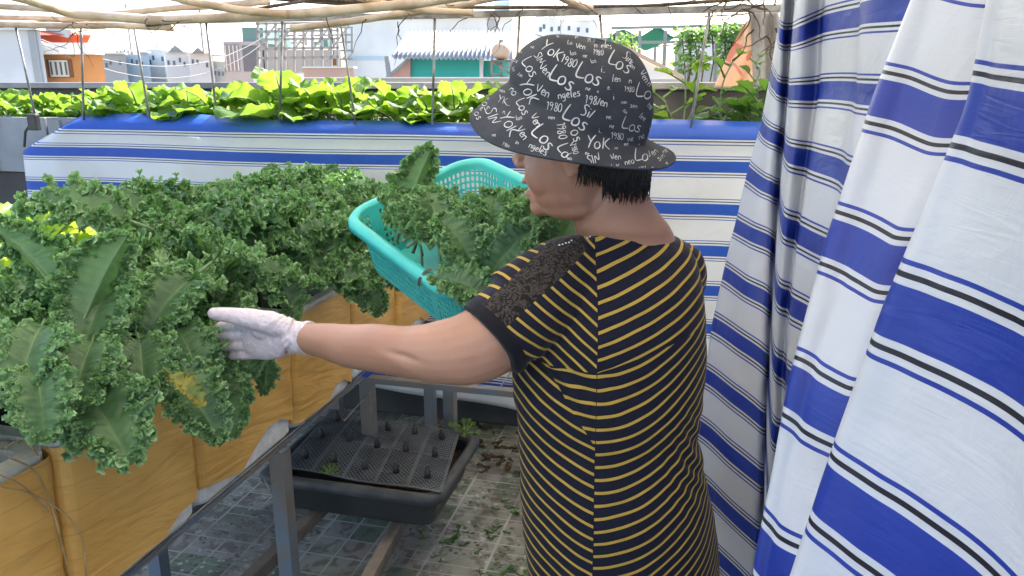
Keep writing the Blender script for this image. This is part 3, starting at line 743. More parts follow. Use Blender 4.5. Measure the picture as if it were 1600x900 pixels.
def hero(seed, b0, tip, nrm, L, W_, bend, lab, **k):
    b0 = WP(*b0[:2], Y=b0[2]); tip = WP(*tip[:2], Y=tip[2]); nv = tocam(b0.lerp(tip, .5))*nrm[0]+UPV*nrm[1]+Vector((.97, .24, 0))*nrm[2]
    o = leaf_at(seed, b0, tip, nv, L, W_, bend, name='leaf', parent=nearest(b0, kp), **k); o['label'] = lab; return o
# upright leaf seen from the underside, with its thick pale midrib (left)
hero(21, (112,545,1.28), (190,385,1.36), (-.9,.45,-.2), .175, .19, .55, 'upright kale leaf showing its pale fanned ribs and underside', curl=1.2, rnd=.7, pet=.05, cup=.3)
hero(22, (120,500,1.32), (30,400,1.35), (-.6,.6,0), .18, .17, .5, 'kale leaf leaning left with pale rib', rnd=.5)
# big leaf drooping over the front of the second box
hero(23, (120,585,1.26), (205,722,1.12), (.9,.35,.1), .20, .21, .4, 'big dark green leaf drooping over the box front, midrib facing out', curl=1.2, rnd=0, pet=.03, cup=.05)
hero(25, (250,560,1.35), (320,650,1.30), (.7,.5,.4), .17, .16, .5, 'dark leaf hanging beside the drooping one', rnd=.2, pet=.03)
hero(26, (330,560,1.50), (350,632,1.44), (.8,.4,.2), .15, .14, .6, 'dark curly leaf hanging below the gloved fingers', rnd=.15, pet=.03)
hero(27, (420,545,1.62), (413,598,1.60), (.9,.3,.3), .085, .07, .5, 'small dark leaf tip hanging below the wrist', rnd=.1, pet=.02, nt=80)
hero(28, (395,400,1.85), (455,480,1.80), (.5,.5,.5), .17, .16, 1.0, 'curled leaf with a dark hollow above the thumb', rnd=.5, pet=.03)
hero(29, (520,395,2.15), (590,480,2.10), (.8,.4,.2), .20, .18, .8, 'curly leaf hanging down left of the basket', rnd=.25, pet=.03)
hero(30, (240,360,1.8), (90,330,1.75), (.4,.9,-.2), .24, .19, .9, 'leaf arching over to the left with light coming through under it', rnd=.5)
# one yellowing leaf low between the boxes
m, b = newmat('yellowing_leaf'); x, y, z, v = coords(); f, colr = attr('leaf')
setc(b, mix(ss(nz(v, 14, 4), .38, .6), (.42, .33, .05), (.10, .15, .03))); b.inputs['Roughness'].default_value = .6; translucent(b, (.4, .3, .05), .25); M['yellowleaf'] = m
hero(31, (330,410,1.6), (255,500,1.48), (.5,.8,0), .17, .17, 1.0, 'broad curly leaf facing the camera', rnd=.55)
hero(32, (215,520,1.42), (225,610,1.30), (.5,.8,.1), .16, .16, 1.0, 'curly leaf above the big drooping one', rnd=.5, pet=.03)
hero(33, (70,500,1.25), (35,600,1.12), (.5,.8,0), .15, .16, 1.0, 'bluish curly leaf at the left frame edge', rnd=.6, pet=.03)
hero(34, (330,480,1.56), (385,560,1.53), (.5,.8,.2), .15, .16, 1.0, 'curly leaf behind the gloved hand', rnd=.4, pet=.03)
hero(35, (60,560,1.16), (65,635,1.10), (.5,.8,0), .13, .14, 1.0, 'short curly leaf just above the white box rim', rnd=.7, pet=.02)
hero(37, (270,500,1.48), (310,590,1.40), (.5,.8,.1), .15, .16, 1.0, 'curly leaf tucked under the gloved fingers', rnd=.35, pet=.03)
hero(38, (150,520,1.30), (125,605,1.20), (.6,.7,0), .15, .16, .9, 'curly leaf left of the big drooping one', rnd=.65, pet=.03)
hero(39, (180,440,1.42), (140,530,1.30), (.4,.9,0), .16, .17, 1.1, 'curly leaf low beside the upright one', rnd=.45, pet=.03)
hero(36, (255,575,1.30), (298,615,1.25), (.7,.5,.5), .10, .06, .5, 'yellowing old leaf low above the box rim', matn='yellowleaf', frill=.3, curl=.4, rnd=.5, pet=.03, nt=60)
# dark crumbs of leaf, hidden soil filled by the boxes

# ------------------------------------------------------------------ bright leafy plants behind
bl = [broad_leaf(s, L=.175+.018*(s % 3), Wd=.135+.014*(s % 4), bend=[.5, .9, 1.3][s % 3], pet=.05+.02*(s % 2), wave=1.1) for s in range(6)]
def plant_mesh(seed, leaves, n, matn, e0=15, e1=78, s0=1.0, off=.012):
    rr = random.Random(seed); S = []
    for k in range(n):
        q = (k+.5)/n; az = k*2.399+rr.uniform(-.3, .3)
        S.append((leaves[rr.randrange(len(leaves))], rotm(az, R(e0+(e1-e0)*q+rr.uniform(-8, 8)), rr.uniform(-.4, .4)), (off*math.cos(az), off*math.sin(az), .01+.02*q), s0*rr.uniform(.8, 1.12)*(1-.25*q), rr.random()))
    Vv, Ff, Cc = join_leaves(S); return np_mesh('leaves', Vv, Ff, Cc, M[matn])
mp = [plant_mesh(300+k, bl, 10, 'mustard', 12, 82, .95) for k in range(4)]
stemm = MB().tube([(0, 0, -.01), (0, 0, .04)], [.014, .010], 8).mesh('stem')
pxs = ['far left, cut by the frame edge', 'at the left, below the white house', 'between the first two rods', 'below the window of the orange house', 'below the orange house, right part', 'with tall leaves right of the orange house',
 'with a broad ribbed leaf left of the third rod', 'tall, right of the third rod', 'with a round bright leaf', 'right of the round bright leaf', 'below the distant pale houses', 'just left of the scaffolded block', 'with a bright yellow leaf below the scaffolded block',
 'tall, right of the bright yellow leaf', 'left of the rod below the pink wall', 'below the pink wall', 'below the white building', 'with a dark folded leaf left of the corrugated roof', 'below the corrugated roof',
 'below the green wall', 'below the right end of the green wall', 'just left of the hat brim']
n_m = 22
for i in range(n_m):
    rr = random.Random(900+i); u = -3.55+i*(3.55-.83)/(n_m-1)
    rt = empty('mustard_plant', (u+rr.uniform(-.03, .03), 3.28+rr.uniform(-.06, .06), 1.30), rr.uniform(0, 6.28), 'bright broad leaved mustard green '+pxs[i], 'leafy vegetable', 'bright mustard greens in the back planters')
    s_ = 1.1*rr.uniform(.80, 1.12)*(1.1 if i in (6, 7, 8, 13) else 1)*(.85 if i < 6 else 1)*(.85 if i in (16, 17, 20) else 1); rt.scale = (s_*1.1, s_*1.1, s_*.95)
    link('leaves', mp[i % 4], None, rt); link('stem', stemm, M['stem'], rt, True)
# single tall yellow leaf by the hat
o = None
V_, F_, C_ = broad_leaf(77, L=.13, Wd=.085, bend=1.9, pet=.10, wave=.8); C_[:, 2] = 1.0
me = np_mesh('leaf', V_ @ rotm(R(10), R(72), 0).T, F_, C_, M['chard']); me.materials[0] = M['chard']
rt = empty('mustard_plant', tuple(WP(745, 190, v=3.2)[:2])+(1.30,), 0, 'single yellow curled leaf standing tall just left of the hat', 'leafy vegetable', 'bright mustard greens in the back planters'); link('leaf', me, None, rt)
# chard at the left behind the kale, in full sun
M['darkpl'] = M['black_pl']
rt0 = empty('grow_tub', (-2.1, 2.0, 0), 0, 'dark plastic tub behind the kale at the left edge', 'tub')
MB().box((-.28, -.30, .62), (.28, .30, .86), bev=.02).build('tub', M['black_pl'], rt0)
[MB().box((a-.02, c_-.02, .001), (a+.02, c_+.02, .619)).build('leg', M['steel'], rt0) for a in (-.24, .24) for c_ in (-.26, .26)]
MB().box((-.26, -.28, .8605), (.26, .28, .875), bev=.005).build('soil', M['soil'], rt0)
cp_ = [plant_mesh(400+k, bl, 13, 'chard', 10, 80, 1.25) for k in range(2)]
for i, (x_, y_, lab) in enumerate(((-2.0, 1.84, 'yellow green leafy plant glowing at the left edge behind the kale, nearer one'), (-2.18, 2.14, 'yellow green leafy plant at the left edge, farther one'), (-1.93, 2.2, 'yellow green leafy plant showing between the kale leaves'))):
    rt = empty('leafy_plant', (x_, y_, .87), i*1.9, lab, 'leafy vegetable', 'yellow green plants in the tub'); rt.scale = ((1.2,)*3, (1.0,)*3, (.72,)*3)[i]; link('leaves', cp_[i % 2], None, rt); link('stem', stemm, M['stem'], rt, True)
# dark tub rim seen at far left in front of the dark wall
p = WP(8, 345, Y=3.3); o = MB().box((p.x-.35, p.y-.15, p.z-.18), (p.x+.05, p.y+.15, p.z), bev=.03).build('tub', M['rim_pl']); 
r_ = empty('storage_tub', (p.x-.15, p.y, 0), 0, 'grey lidded tub against the dark wall at the left edge', 'tub'); o.parent = r_; o.matrix_parent_inverse = Matrix.Translation((-p.x+.15, -p.y, 0)); o.name = 'body'
o = MB().box((p.x-.33, p.y-.13, .001), (p.x+.03, p.y+.13, p.z-.1801)).build('plinth', M['darkconc'], r_); o.matrix_parent_inverse = Matrix.Translation((-p.x+.15, -p.y, 0))

# leggy vines at the right
vl = [broad_leaf(s+40, L=.085, Wd=.075, bend=.6, pet=.05, wave=.5, nt_=14, ns=5) for s in range(3)]
def vine(loc, stems, seed, lab, matn='vine', sc=1.0, nleaf=4):
    rr = random.Random(seed); S = []; mb = MB()
    for st in stems:
        P = smoothp([Vector(q) for q in st], 2); mb.tube(P, [.0045*(1-.6*i/len(P)) for i in range(len(P))], 6)
        for k in range(nleaf):
            p = P[int((.3+.7*k/max(1, nleaf-1))*(len(P)-1))]; S.append((vl[rr.randrange(3)], rotm(rr.uniform(0, 6.28), R(rr.uniform(0, 50)), rr.uniform(-.3, .3)), tuple(p), sc*rr.uniform(.7, 1.2), rr.random()))
    rt = empty('vine_plant', loc, .2, lab, 'vine', 'leggy vines in the right planter'); Vv, Ff, Cc = join_leaves(S)
    link('leaves', np_mesh('leaves', Vv, Ff, Cc, M[matn]), None, rt); mb.build('stems', M['stem'], rt, True); rt.scale = (1.15,)*3
vine((-.10, 3.22, 1.30), [[(0,0,0),(.01,0,.10),(.0,0,.22)], [(0,0,0),(.05,0,.12),(.03,.01,.17)], [(0,0,0),(-.05,0,.08),(-.07,0,.13)]], 3, 'light green leggy vine climbing the rod right of the hat', 'mustard', .75)
vine((.06, 3.25, 1.30), [[(-.05,0,0),(.03,0,.08),(.12,0,.20),(.09,-.02,.24)], [(0,0,0),(.08,0,.03),(.16,0,.10)], [(0,0,0),(-.02,0,.16),(.02,0,.25)]], 5, 'dark green vine with a long slanting stem beside the striped curtain', 'vine', .8, 5)
vine((.20, 3.30, 1.30), [[(0,0,0),(.03,0,.07),(.01,0,.11)], [(0,0,0),(-.06,0,.05),(-.10,0,.05)], [(0,0,0),(.0,-.05,.09)]], 8, 'low dark green vine in front of the peach coloured cloth', 'vine', 1.0, 9)
vine((-.30, 3.22, 1.30), [[(0,0,0),(.02,-.05,.05),(.03,-.12,.02)], [(0,0,0),(.04,0,.08)]], 9, 'small light vine leaf peeping out just right of the hat', 'mustard', .8, 4)

# ------------------------------------------------------------------ seed tray under the bench
TC = (-1.015, 2.165)
r = empty('grow_tray', (TC[0], TC[1], .168), 0, 'wide black plastic grow tray standing low under the bench on two timber rails', 'tray')
def rr_(hx, hy, z, rad=.045, n=6):
    P = []
    for cx, cy, a0 in ((hx-rad, hy-rad, 0), (-hx+rad, hy-rad, 90), (-hx+rad, -hy+rad, 180), (hx-rad, -hy+rad, 270)):
        for k in range(n+1):
            a = R(a0+90*k/n); P.append(Vector((cx+rad*math.cos(a), cy+rad*math.sin(a), z)))
    return P
MB().loft([rr_(.255, .175, 0), rr_(.262, .182, .004), rr_(.287, .203, .118), rr_(.278, .194, .118), rr_(.268, .186, .02)]).build('body', M['black_pl'], r)
MB().loft([rr_(.290, .206, .100), rr_(.303, .222, .100), rr_(.310, .229, .106), rr_(.310, .229, .126), rr_(.302, .221, .134), rr_(.288, .207, .134), rr_(.280, .198, .128), rr_(.280, .198, .112)], cap=False).build('rim', M['rim_pl'], r, True)
MB().grid(lambda a, b_: Vector((-.272+.544*a, -.19+.38*b_, .085+.01*noise.noise(Vector((a*9, b_*7, 2))))), 30, 20).build('soil', M['soil'], r, True)
# net mat with knobs
c00, c10, c11, c01 = [WP(440, 733, z=.300), WP(688, 770, z=.306), WP(716, 678, z=.302), WP(520, 641, z=.322)]
c00.z = .306; r = empty('net_mat', tuple(c00.lerp(c11, .5)), 0, 'dark grey perforated net mat with short black spouts lying on the black tray', 'mat')
ct = c00.lerp(c11, .5)
def mp_(a, b_, dz=0):
    p = c00.lerp(c10, a).lerp(c01.lerp(c11, a), b_); p.z += .010*math.sin(a*PI)*math.sin(b_*PI*1.0)+.004*math.sin(a*9)+dz; return p-ct
mb = MB()
def ribn(a0, b0, a1, b1, w_, dz=0, seg=10):
    pts = [mp_(a0+(a1-a0)*k/seg, b0+(b1-b0)*k/seg, dz) for k in range(seg+1)]
    for p, q in zip(pts, pts[1:]): mb.bar(p, q, w_, .0016)
NA, NB = 34, 25
def dline(k, sg, dz):                    # line NA*a + sg*NB*b = k clipped to the unit square
    pts = []
    for a in (0, 1):
        b_ = (k-NA*a)*sg/NB
        if 0 <= b_ <= 1: pts.append((a, b_))
    for b_ in (0, 1):
        a = (k-sg*NB*b_)/NA
        if 0 <= a <= 1: pts.append((a, b_))
    if len(pts) >= 2:
        p, q = min(pts), max(pts)
        if p != q: ribn(p[0], p[1], q[0], q[1], .0045, dz, max(2, int(10*abs(p[0]-q[0])+6*abs(p[1]-q[1]))))
for k in range(1, NA+NB): dline(k, 1, 0)
for k in range(-NB+1, NA): dline(k, -1, .0007)
mb.build('net', M['net_pl'], r)
mb = MB()
for a in (0, .2, .4, .6, .8, 1): ribn(a, 0, a, 1, .011, .0014)
for b_ in (0, .5, 1): ribn(0, b_, 1, b_, .010, .0018, 14)
mb.build('ribs', M['net_pl'], r)
for i in range(5):
    for j in range(3):
        p = mp_(.1+.2*i, (.17, .5, .83)[j] if True else 0, .002)
        o = MB().lathe([(.0, .036), (.0045, .036), (.0065, .033), (.007, .025), (.0095, .022), (.0105, .012), (.012, 0), (.009, -.0005)], p, 12, Matrix.Rotation(.2*math.sin(i*3+j), 3, 'X')).build('spout', M['black_pl'], r, True)
ml = [plant_mesh(500, [broad_leaf(60, L=.03, Wd=.026, bend=.5, pet=.02, nt_=6, ns=3)], 14, 'mustard', 5, 70, 1.0)]
for i, (px, py, z, lab) in enumerate(((725, 680, .295, 'tiny green seedling at the back right corner of the black tray'), (516, 742, .305, 'tiny green seedling at the front rim of the black tray'))):
    p = WP(px, py, z=z); rt = empty('seedling', tuple(p), i, lab, 'seedling', 'seedlings in the black tray'); rt.scale = (.55 if i else .9,)*3; link('leaves', ml[0], None, rt)
# timber rails
for i, (A, B, lab) in enumerate(((WP(612,830,z=.165), WP(560,925,z=.165), 'grey timber rail under the right part of the black tray'), (WP(475,812,z=.165), WP(360,925,z=.165), 'grey timber rail under the left part of the black tray'))):
    d = (A-B).normalized(); a = A+d*.45; b_ = B-d*.5; mb = MB().bar(a-Vector((0, 0, .02)), b_-Vector((0, 0, .02)), .035, .04)
    rt = empty('timber_rail', (a.x, a.y, 0), 0, lab, 'rail', 'timber rails under the black tray'); o = mb.build('beam', M['timber'], rt); o.matrix_parent_inverse = Matrix.Translation((-a.x, -a.y, 0))
    mb = MB()
    for e in (a-d*.05, b_+d*.05): mb.box((e.x-.045, e.y-.06, .001), (e.x+.045, e.y+.06, e.z-.0405), bev=.004)
    o = mb.build('brick_foot', M['darkconc'], rt); o.matrix_parent_inverse = Matrix.Translation((-a.x, -a.y, 0))
# fallen leaf litter and weeds on the tiles
rr = random.Random(5); S = []
sl = broad_leaf(61, L=.02, Wd=.014, bend=.4, pet=.008, nt_=5, ns=3)
spots_ = [(-1.25, 1.6), (-1.18, 1.75), (-.72, 2.25), (-.6, 2.4), (-.95, 1.75), (-.4, 2.1), (-.7, 1.9), (-1.2, 1.5), (-.35, 2.5), (-.5, 2.0)]
for k in range(150):
    c_ = rr.choice(spots_); S.append((sl, rotm(rr.uniform(0, 6.28), R(rr.uniform(-5, 25)), rr.uniform(-.4, .4)), (c_[0]+rr.gauss(0, .07), c_[1]+rr.gauss(0, .07), .003), rr.uniform(.5, 1.3), rr.random()*.5))
Vv, Ff, Cc = join_leaves(S); o = link('leaf_litter', np_mesh('leaf_litter', Vv, Ff, Cc, M['vine'])); tag(o, 'scattered small green weeds and leaf bits on the mosaic floor', 'leaf litter', kind='stuff')
rr = random.Random(6); S = []
for k in range(200):
    S.append((sl, rotm(rr.uniform(0, 6.28), R(rr.uniform(-5, 25)), rr.uniform(-.4, .4)), (rr.uniform(-1.3, .1), rr.uniform(2.65, 3.05), .003), rr.uniform(.6, 1.8), rr.random()*.5))
m_ = mat('dead_leaf', (.10, .06, .03), .9, .3, 20); M['dead'] = m_
Vv, Ff, Cc = join_leaves(S); o = link('dead_leaves', np_mesh('dead_leaves', Vv, Ff, Cc, M['dead'])); tag(o, 'brown dead leaves on the dark floor below the striped back cloth', 'dead leaves', kind='stuff')
# ------------------------------------------------------------------ turquoise basket (tilted, held)
L_ = CP(548, 336, 1.75); F_p = CP(705, 450, 1.40); B_p = CP(728, 250, 1.93)
e1 = (F_p-L_).normalized(); e2 = (B_p-L_); e2 = (e2-e1*e2.dot(e1)).normalized(); e3 = e1.cross(e2).normalized()
if e3.z < 0: e3 = -e3
e3 = (e3*.35+Vector((0, 0, 1))*.65).normalized()
BL, BW, BD = .47, .345, .125
def bas(a, b_, c_): return L_+e1*a+e2*b_+e3*c_       # camera-aligned
def w3(p): u, v = c2w(p.x, p.y); return Vector((u, v, p.z))
ctr = bas(BL/2, BW/2, -BD)
base_w = w3(ctr)
r = empty('basket', tuple(base_w), YAW, 'turquoise plastic basket full of picked kale, tilted towards the camera in front of the woman', 'basket')
def brect(t, out, rad=.055, n=9):
    """ring at depth t (0 rim .. 1 bottom) with outward offset"""
    ins = .022*t-out; hx = BL/2-ins; hy = BW/2-ins; rad = rad*(1-.2*t)+out; P = []
    for cx, cy, a0 in ((hx-rad, hy-rad, 0), (-hx+rad, hy-rad, 90), (-hx+rad, -hy+rad, 180), (hx-rad, -hy+rad, 270)):
        for k in range(n+1):
            a = R(a0+90*k/n); P.append((cx+rad*math.cos(a), cy+rad*math.sin(a)))
    return P
def bloc(x_, y_, z_): return bas(BL/2+x_, BW/2+y_, z_)-ctr
def perim(P):
    d = [0]
    for i in range(len(P)): a = P[i]; b_ = P[(i+1) % len(P)]; d.append(d[-1]+math.hypot(a[0]-b_[0], a[1]-b_[1]))
    return d
def at_per(P, d, s):
    s = (s % 1)*d[-1]
    for i in range(len(P)):
        if s <= d[i+1]+1e-12:
            f_ = (s-d[i])/max(1e-9, d[i+1]-d[i]); a = P[i]; b_ = P[(i+1) % len(P)]; return (a[0]+(b_[0]-a[0])*f_, a[1]+(b_[1]-a[1])*f_)
    return P[0]
def wall(s, t):
    P = brect(t, 0); x_, y_ = at_per(P, perim(P), s); 
    return bloc(x_, y_, -BD*t+.018*0)
mb = MB(); NS, NR = 124, 7
cache = {}
def wl(s, t):
    k_ = (round(s*100000) % 100000, round(t*10000))
    if k_ not in cache: cache[k_] = wall(s, t)
    return cache[k_]
for i in range(NS):
    s0, s1 = i/NS, (i+1)/NS
    for j in range(NR+2):
        if j == 0: t0, t1 = 0, .10
        elif j == NR+1: t0, t1 = .92, 1
        else: t0, t1 = .10+.82*(j-1)/NR, .10+.82*j/NR
        sm = (s0+s1)/2; tm = (t0+t1)/2
        px_ = wl(sm, tm)
        outer = [wl(s0, t0), wl(sm, t0), wl(s1, t0), wl(s1, tm), wl(s1, t1), wl(sm, t1), wl(s0, t1), wl(s0, tm)]
        solid = j in (0, NR+1) or i % 31 in (0, 30) or (3 < i % 62 < 11 and i < 62)
        if solid: mb.add(outer, [tuple(range(8))])
        else:
            inn = []
            for (ss_, tt_) in ((.26, .2), (.5, .12), (.74, .2), (.84, .5), (.74, .8), (.5, .88), (.26, .8), (.16, .5)): inn.append(wl(s0+(s1-s0)*ss_, t0+(t1-t0)*tt_))
            mb.add(outer+inn, [(k, (k+1) % 8, 8+(k+1) % 8, 8+k) for k in range(8)])
bot = [bloc(x_, y_, -BD) for x_, y_ in brect(1, 0)]
mb.add(bot, [tuple(range(len(bot)))])
me = mb.mesh('basket_body'); bm = bmesh.new(); bm.from_mesh(me); bmesh.ops.remove_doubles(bm, verts=bm.verts, dist=.0002); bm.to_mesh(me); bm.free()
o = link('body', me, M['teal'], r); sol = o.modifiers.new('t', 'SOLIDIFY'); sol.thickness = .0022
prof = [(-.001, -.012), (-.0015, -.001), (.002, .004), (.010, .0055), (.020, .004), (.0245, -.001), (.026, -.012), (.0235, -.013), (.0225, -.003), (.004, 0.0)]
MB().loft([[bloc(x_, y_, dz) for x_, y_ in brect(0, do, .055, 12)] for do, dz in prof], cap=False).build('rim', M['teal'], r, True)
# small brown mark of tape on the rim
q = CP(682, 422, 1.44)
mb = MB()
def onrim(a, out, up): return bas(a, -out, up)-ctr
aa = .36
mb.add([onrim(aa, -.002, .0075), onrim(aa+.010, -.002, .0075), onrim(aa+.010, .012, .0085), onrim(aa, .012, .0085), onrim(aa+.010, .0275, -.002), onrim(aa, .0275, -.002), onrim(aa+.010, .029, -.014), onrim(aa, .029, -.014)], [(0,1,2,3), (3,2,4,5), (5,4,6,7)])
mb.build('mark', M['twig'], r)

# picked kale leaves in the basket
def pick(i, b0, tip, nrm, L, W_, bend, lab, **k):
    b0 = WP(*b0[:2], Y=b0[2]); tip = WP(*tip[:2], Y=tip[2]); nv = tocam(b0.lerp(tip, .5))*nrm[0]+UPV*nrm[1]+Vector((.97, .24, 0))*nrm[2]
    o = leaf_at(600+i, b0, tip, nv, L, W_, bend, name='kale_leaf', frill=2.0, curl=k.pop('curl', 1.25), **k); tag(o, lab, 'kale leaf', 'picked kale leaves in the turquoise basket'); return o
pk = [
 ((618,378,1.68),(672,238,1.72),(-.9,.3,-.3),.20,.14,.30,'tall picked kale leaf at the left end of the basket, pale ribbed underside outward', dict(rnd=.75,curl=.9,cup=.25,pet=.03)),
 ((645,395,1.62),(690,300,1.76),(.3,.9,0),.15,.15,1.1,'picked kale leaf right behind the tall standing one', dict(rnd=.3)),
 ((660,400,1.58),(640,320,1.68),(.4,.9,0),.13,.13,1.1,'picked kale leaf low at the left end of the basket, below the tall one', dict(rnd=.35)),
 ((700,420,1.60),(740,322,1.72),(.3,.9,0),.16,.16,1.2,'picked kale leaf in the middle of the basket, under the far rim', dict(rnd=.45)),
 ((690,430,1.52),(680,355,1.55),(.5,.8,.2),.14,.15,1.1,'picked kale leaf curling in the middle front of the basket', dict(rnd=.4)),
 ((760,440,1.50),(765,350,1.55),(.5,.8,-.2),.15,.16,1.0,'picked kale leaf facing the camera, centre right of the basket', dict(rnd=.55)),
 ((805,420,1.55),(775,300,1.75),(.3,.9,-.1),.16,.14,1.1,'picked kale leaf reaching up towards the nose', dict(rnd=.65)),
 ((820,430,1.5),(850,335,1.6),(.5,.7,.3),.15,.16,1.1,'picked kale leaf just below the chin', dict(rnd=.5)),
 ((760,460,1.44),(722,398,1.46),(.5,.8,0),.13,.14,1.0,'picked kale leaf in front, above the brown mark of the rim', dict(rnd=.35)),
 ((860,430,1.46),(885,360,1.5),(.7,.6,.2),.14,.15,1.0,'bluish picked kale leaf at the right, against the shoulder lace', dict(rnd=.6)),
 ((775,470,1.36),(722,445,1.375),(.5,.8,0),.115,.12,.8,'light green picked leaf poking over the near rim beside the sleeve', dict(rnd=.95,pet=.02)),
 ((735,380,1.65),(700,322,1.80),(.3,.9,0),.14,.14,1.2,'picked kale leaf lying towards the far left corner of the basket', dict(rnd=.4)),
 ((830,400,1.6),(825,310,1.72),(.4,.8,-.2),.14,.14,1.1,'dark picked kale leaf beside the mouth', dict(rnd=.2)),
 ((740,470,1.46),(800,395,1.46),(.6,.7,.2),.14,.15,1.0,'picked kale leaf low in the basket, right above the sleeve stripes', dict(rnd=.3)),
 ((660,420,1.55),(655,362,1.58),(.6,.7,0),.11,.12,1.0,'small picked kale leaf against the left part of the near rim', dict(rnd=.25)),
 ((790,450,1.48),(820,360,1.50),(.5,.8,.3),.13,.14,1.0,'picked kale leaf between the chin and the sleeve', dict(rnd=.7)),
 ((720,440,1.55),(735,370,1.56),(.5,.8,-.3),.12,.13,1.0,'picked kale leaf in the very middle of the pile', dict(rnd=.6)),
 ((780,400,1.65),(745,318,1.80),(.2,.9,0),.14,.14,1.2,'picked kale leaf near the far rim, left of the face', dict(rnd=.5)),
]
for i, (a, b_, n_, L, W_, be, lab, kw) in enumerate(pk): pick(i, a, b_, n_, L, W_, be, lab, **kw)
# two bare stems
mb = MB()
for a, b_ in (((628,378,1.60),(668,345,1.64)), ((636,386,1.58),(680,352,1.62))): mb.tube([WP(*a[:2], Y=a[2]), WP(*b_[:2], Y=b_[2])], .005, 8)
o = mb.build('kale_stalks', M['gstem'], None, True); tag(o, 'two pale bare kale stalk ends in the left end of the basket', 'stalks')

# ------------------------------------------------------------------ woman
BASE = Vector((.215, 1.33, 0))
woman = empty('person', tuple(w3(BASE)), YAW, 'woman in striped dress and printed bucket hat, reaching her gloved hand into the kale', 'person')
def solidify_union(mb, voxel, smooth_it=4, cut=None, fac=.5):
    """one continuous skin from overlapping lofts"""
    me = mb.mesh('u'); o = bpy.data.objects.new('u', me); C.objects.link(o)
    rm = o.modifiers.new('r', 'REMESH'); rm.mode = 'VOXEL'; rm.voxel_size = voxel; rm.adaptivity = 0
    sm = o.modifiers.new('s', 'SMOOTH'); sm.factor = fac; sm.iterations = smooth_it
    if cut: 
        bo = o.modifiers.new('b', 'BOOLEAN'); bo.operation = 'DIFFERENCE'; bo.object = cut; bo.solver = 'EXACT'
    dg = bpy.context.evaluated_depsgraph_get(); dg.update(); ev = o.evaluated_get(dg); m2 = bpy.data.meshes.new_from_object(ev)
    bpy.data.objects.remove(o, do_unlink=True); m2.materials.clear(); return m2
def shift(me, v):
    me.transform(Matrix.Translation(v)); return me
def oring(z, x0, x1, cy, b_, n=40, e=2.2, cx=None):
    cx = (x0+x1)/2; a = (x1-x0)/2; P = []
    for k in range(n):
        t = 2*PI*k/n; c_, s_ = math.cos(t), math.sin(t)
        P.append(Vector((cx+a*abs(c_)**(2/e)*(1 if c_ > 0 else -1), cy+b_*abs(s_)**(2/e)*(1 if s_ > 0 else -1), z)))
    return P
TR = [(366,955,1040,1.37,.045),(374,925,1062,1.37,.065),(384,893,1076,1.365,.085),(404,860,1087,1.36,.105),(440,835,1095,1.35,.12),(500,812,1099,1.34,.13),(560,801,1100,1.34,.13),(620,803,1095,1.33,.128),(670,808,1090,1.33,.128),(730,812,1100,1.33,.137),(800,816,1112,1.33,.147),(860,820,1118,1.33,.15),(900,824,1121,1.33,.15)]
def torso(shrink=0, zmin=None):
    rings = []
    for py, a, b_, cy, dp in TR:
        p0 = CP(a, py, cy); p1 = CP(b_, py, cy); rings.append(oring(p0.z, p0.x+shrink, p1.x-shrink, cy, dp-shrink))
    return rings
# arm line
S0 = CP(880, 432, 1.31); S1 = CP(825, 482, 1.27); S2 = CP(764, 532, 1.235)
AX = (S2-S0).normalized()
ARM = [(CP(905,430,1.33), .055), (CP(850,470,1.29), .060), (CP(790,515,1.255), .064), (CP(738,543,1.235), .063), (CP(690,550,1.24), .055), (CP(650,550,1.255), .047), (CP(622,548,1.27), .0445), (CP(590,544,1.30), .0440), (CP(550,541,1.34), .0405), (CP(510,533,1.39), .0345), (CP(474,528,1.435), .0285)]
HW = CP(474, 528, 1.435); HK = CP(386, 523, 1.475)
def catmull(P, n):
    out = []
    for i in range(len(P)-1):
        p0 = P[max(i-1, 0)]; p1 = P[i]; p2 = P[i+1]; p3 = P[min(i+2, len(P)-1)]
        for k in range(n): out.append(cr(p0, p1, p2, p3, k/n))
    out.append(P[-1]); return out
def add_arm(mb, pts, n=5):
    Q = catmull([p for p, r_ in pts], n); rr_2 = catmull([Vector((r_, 0, 0)) for p, r_ in pts], n); mb.tube(Q, [v.x for v in rr_2], 20)
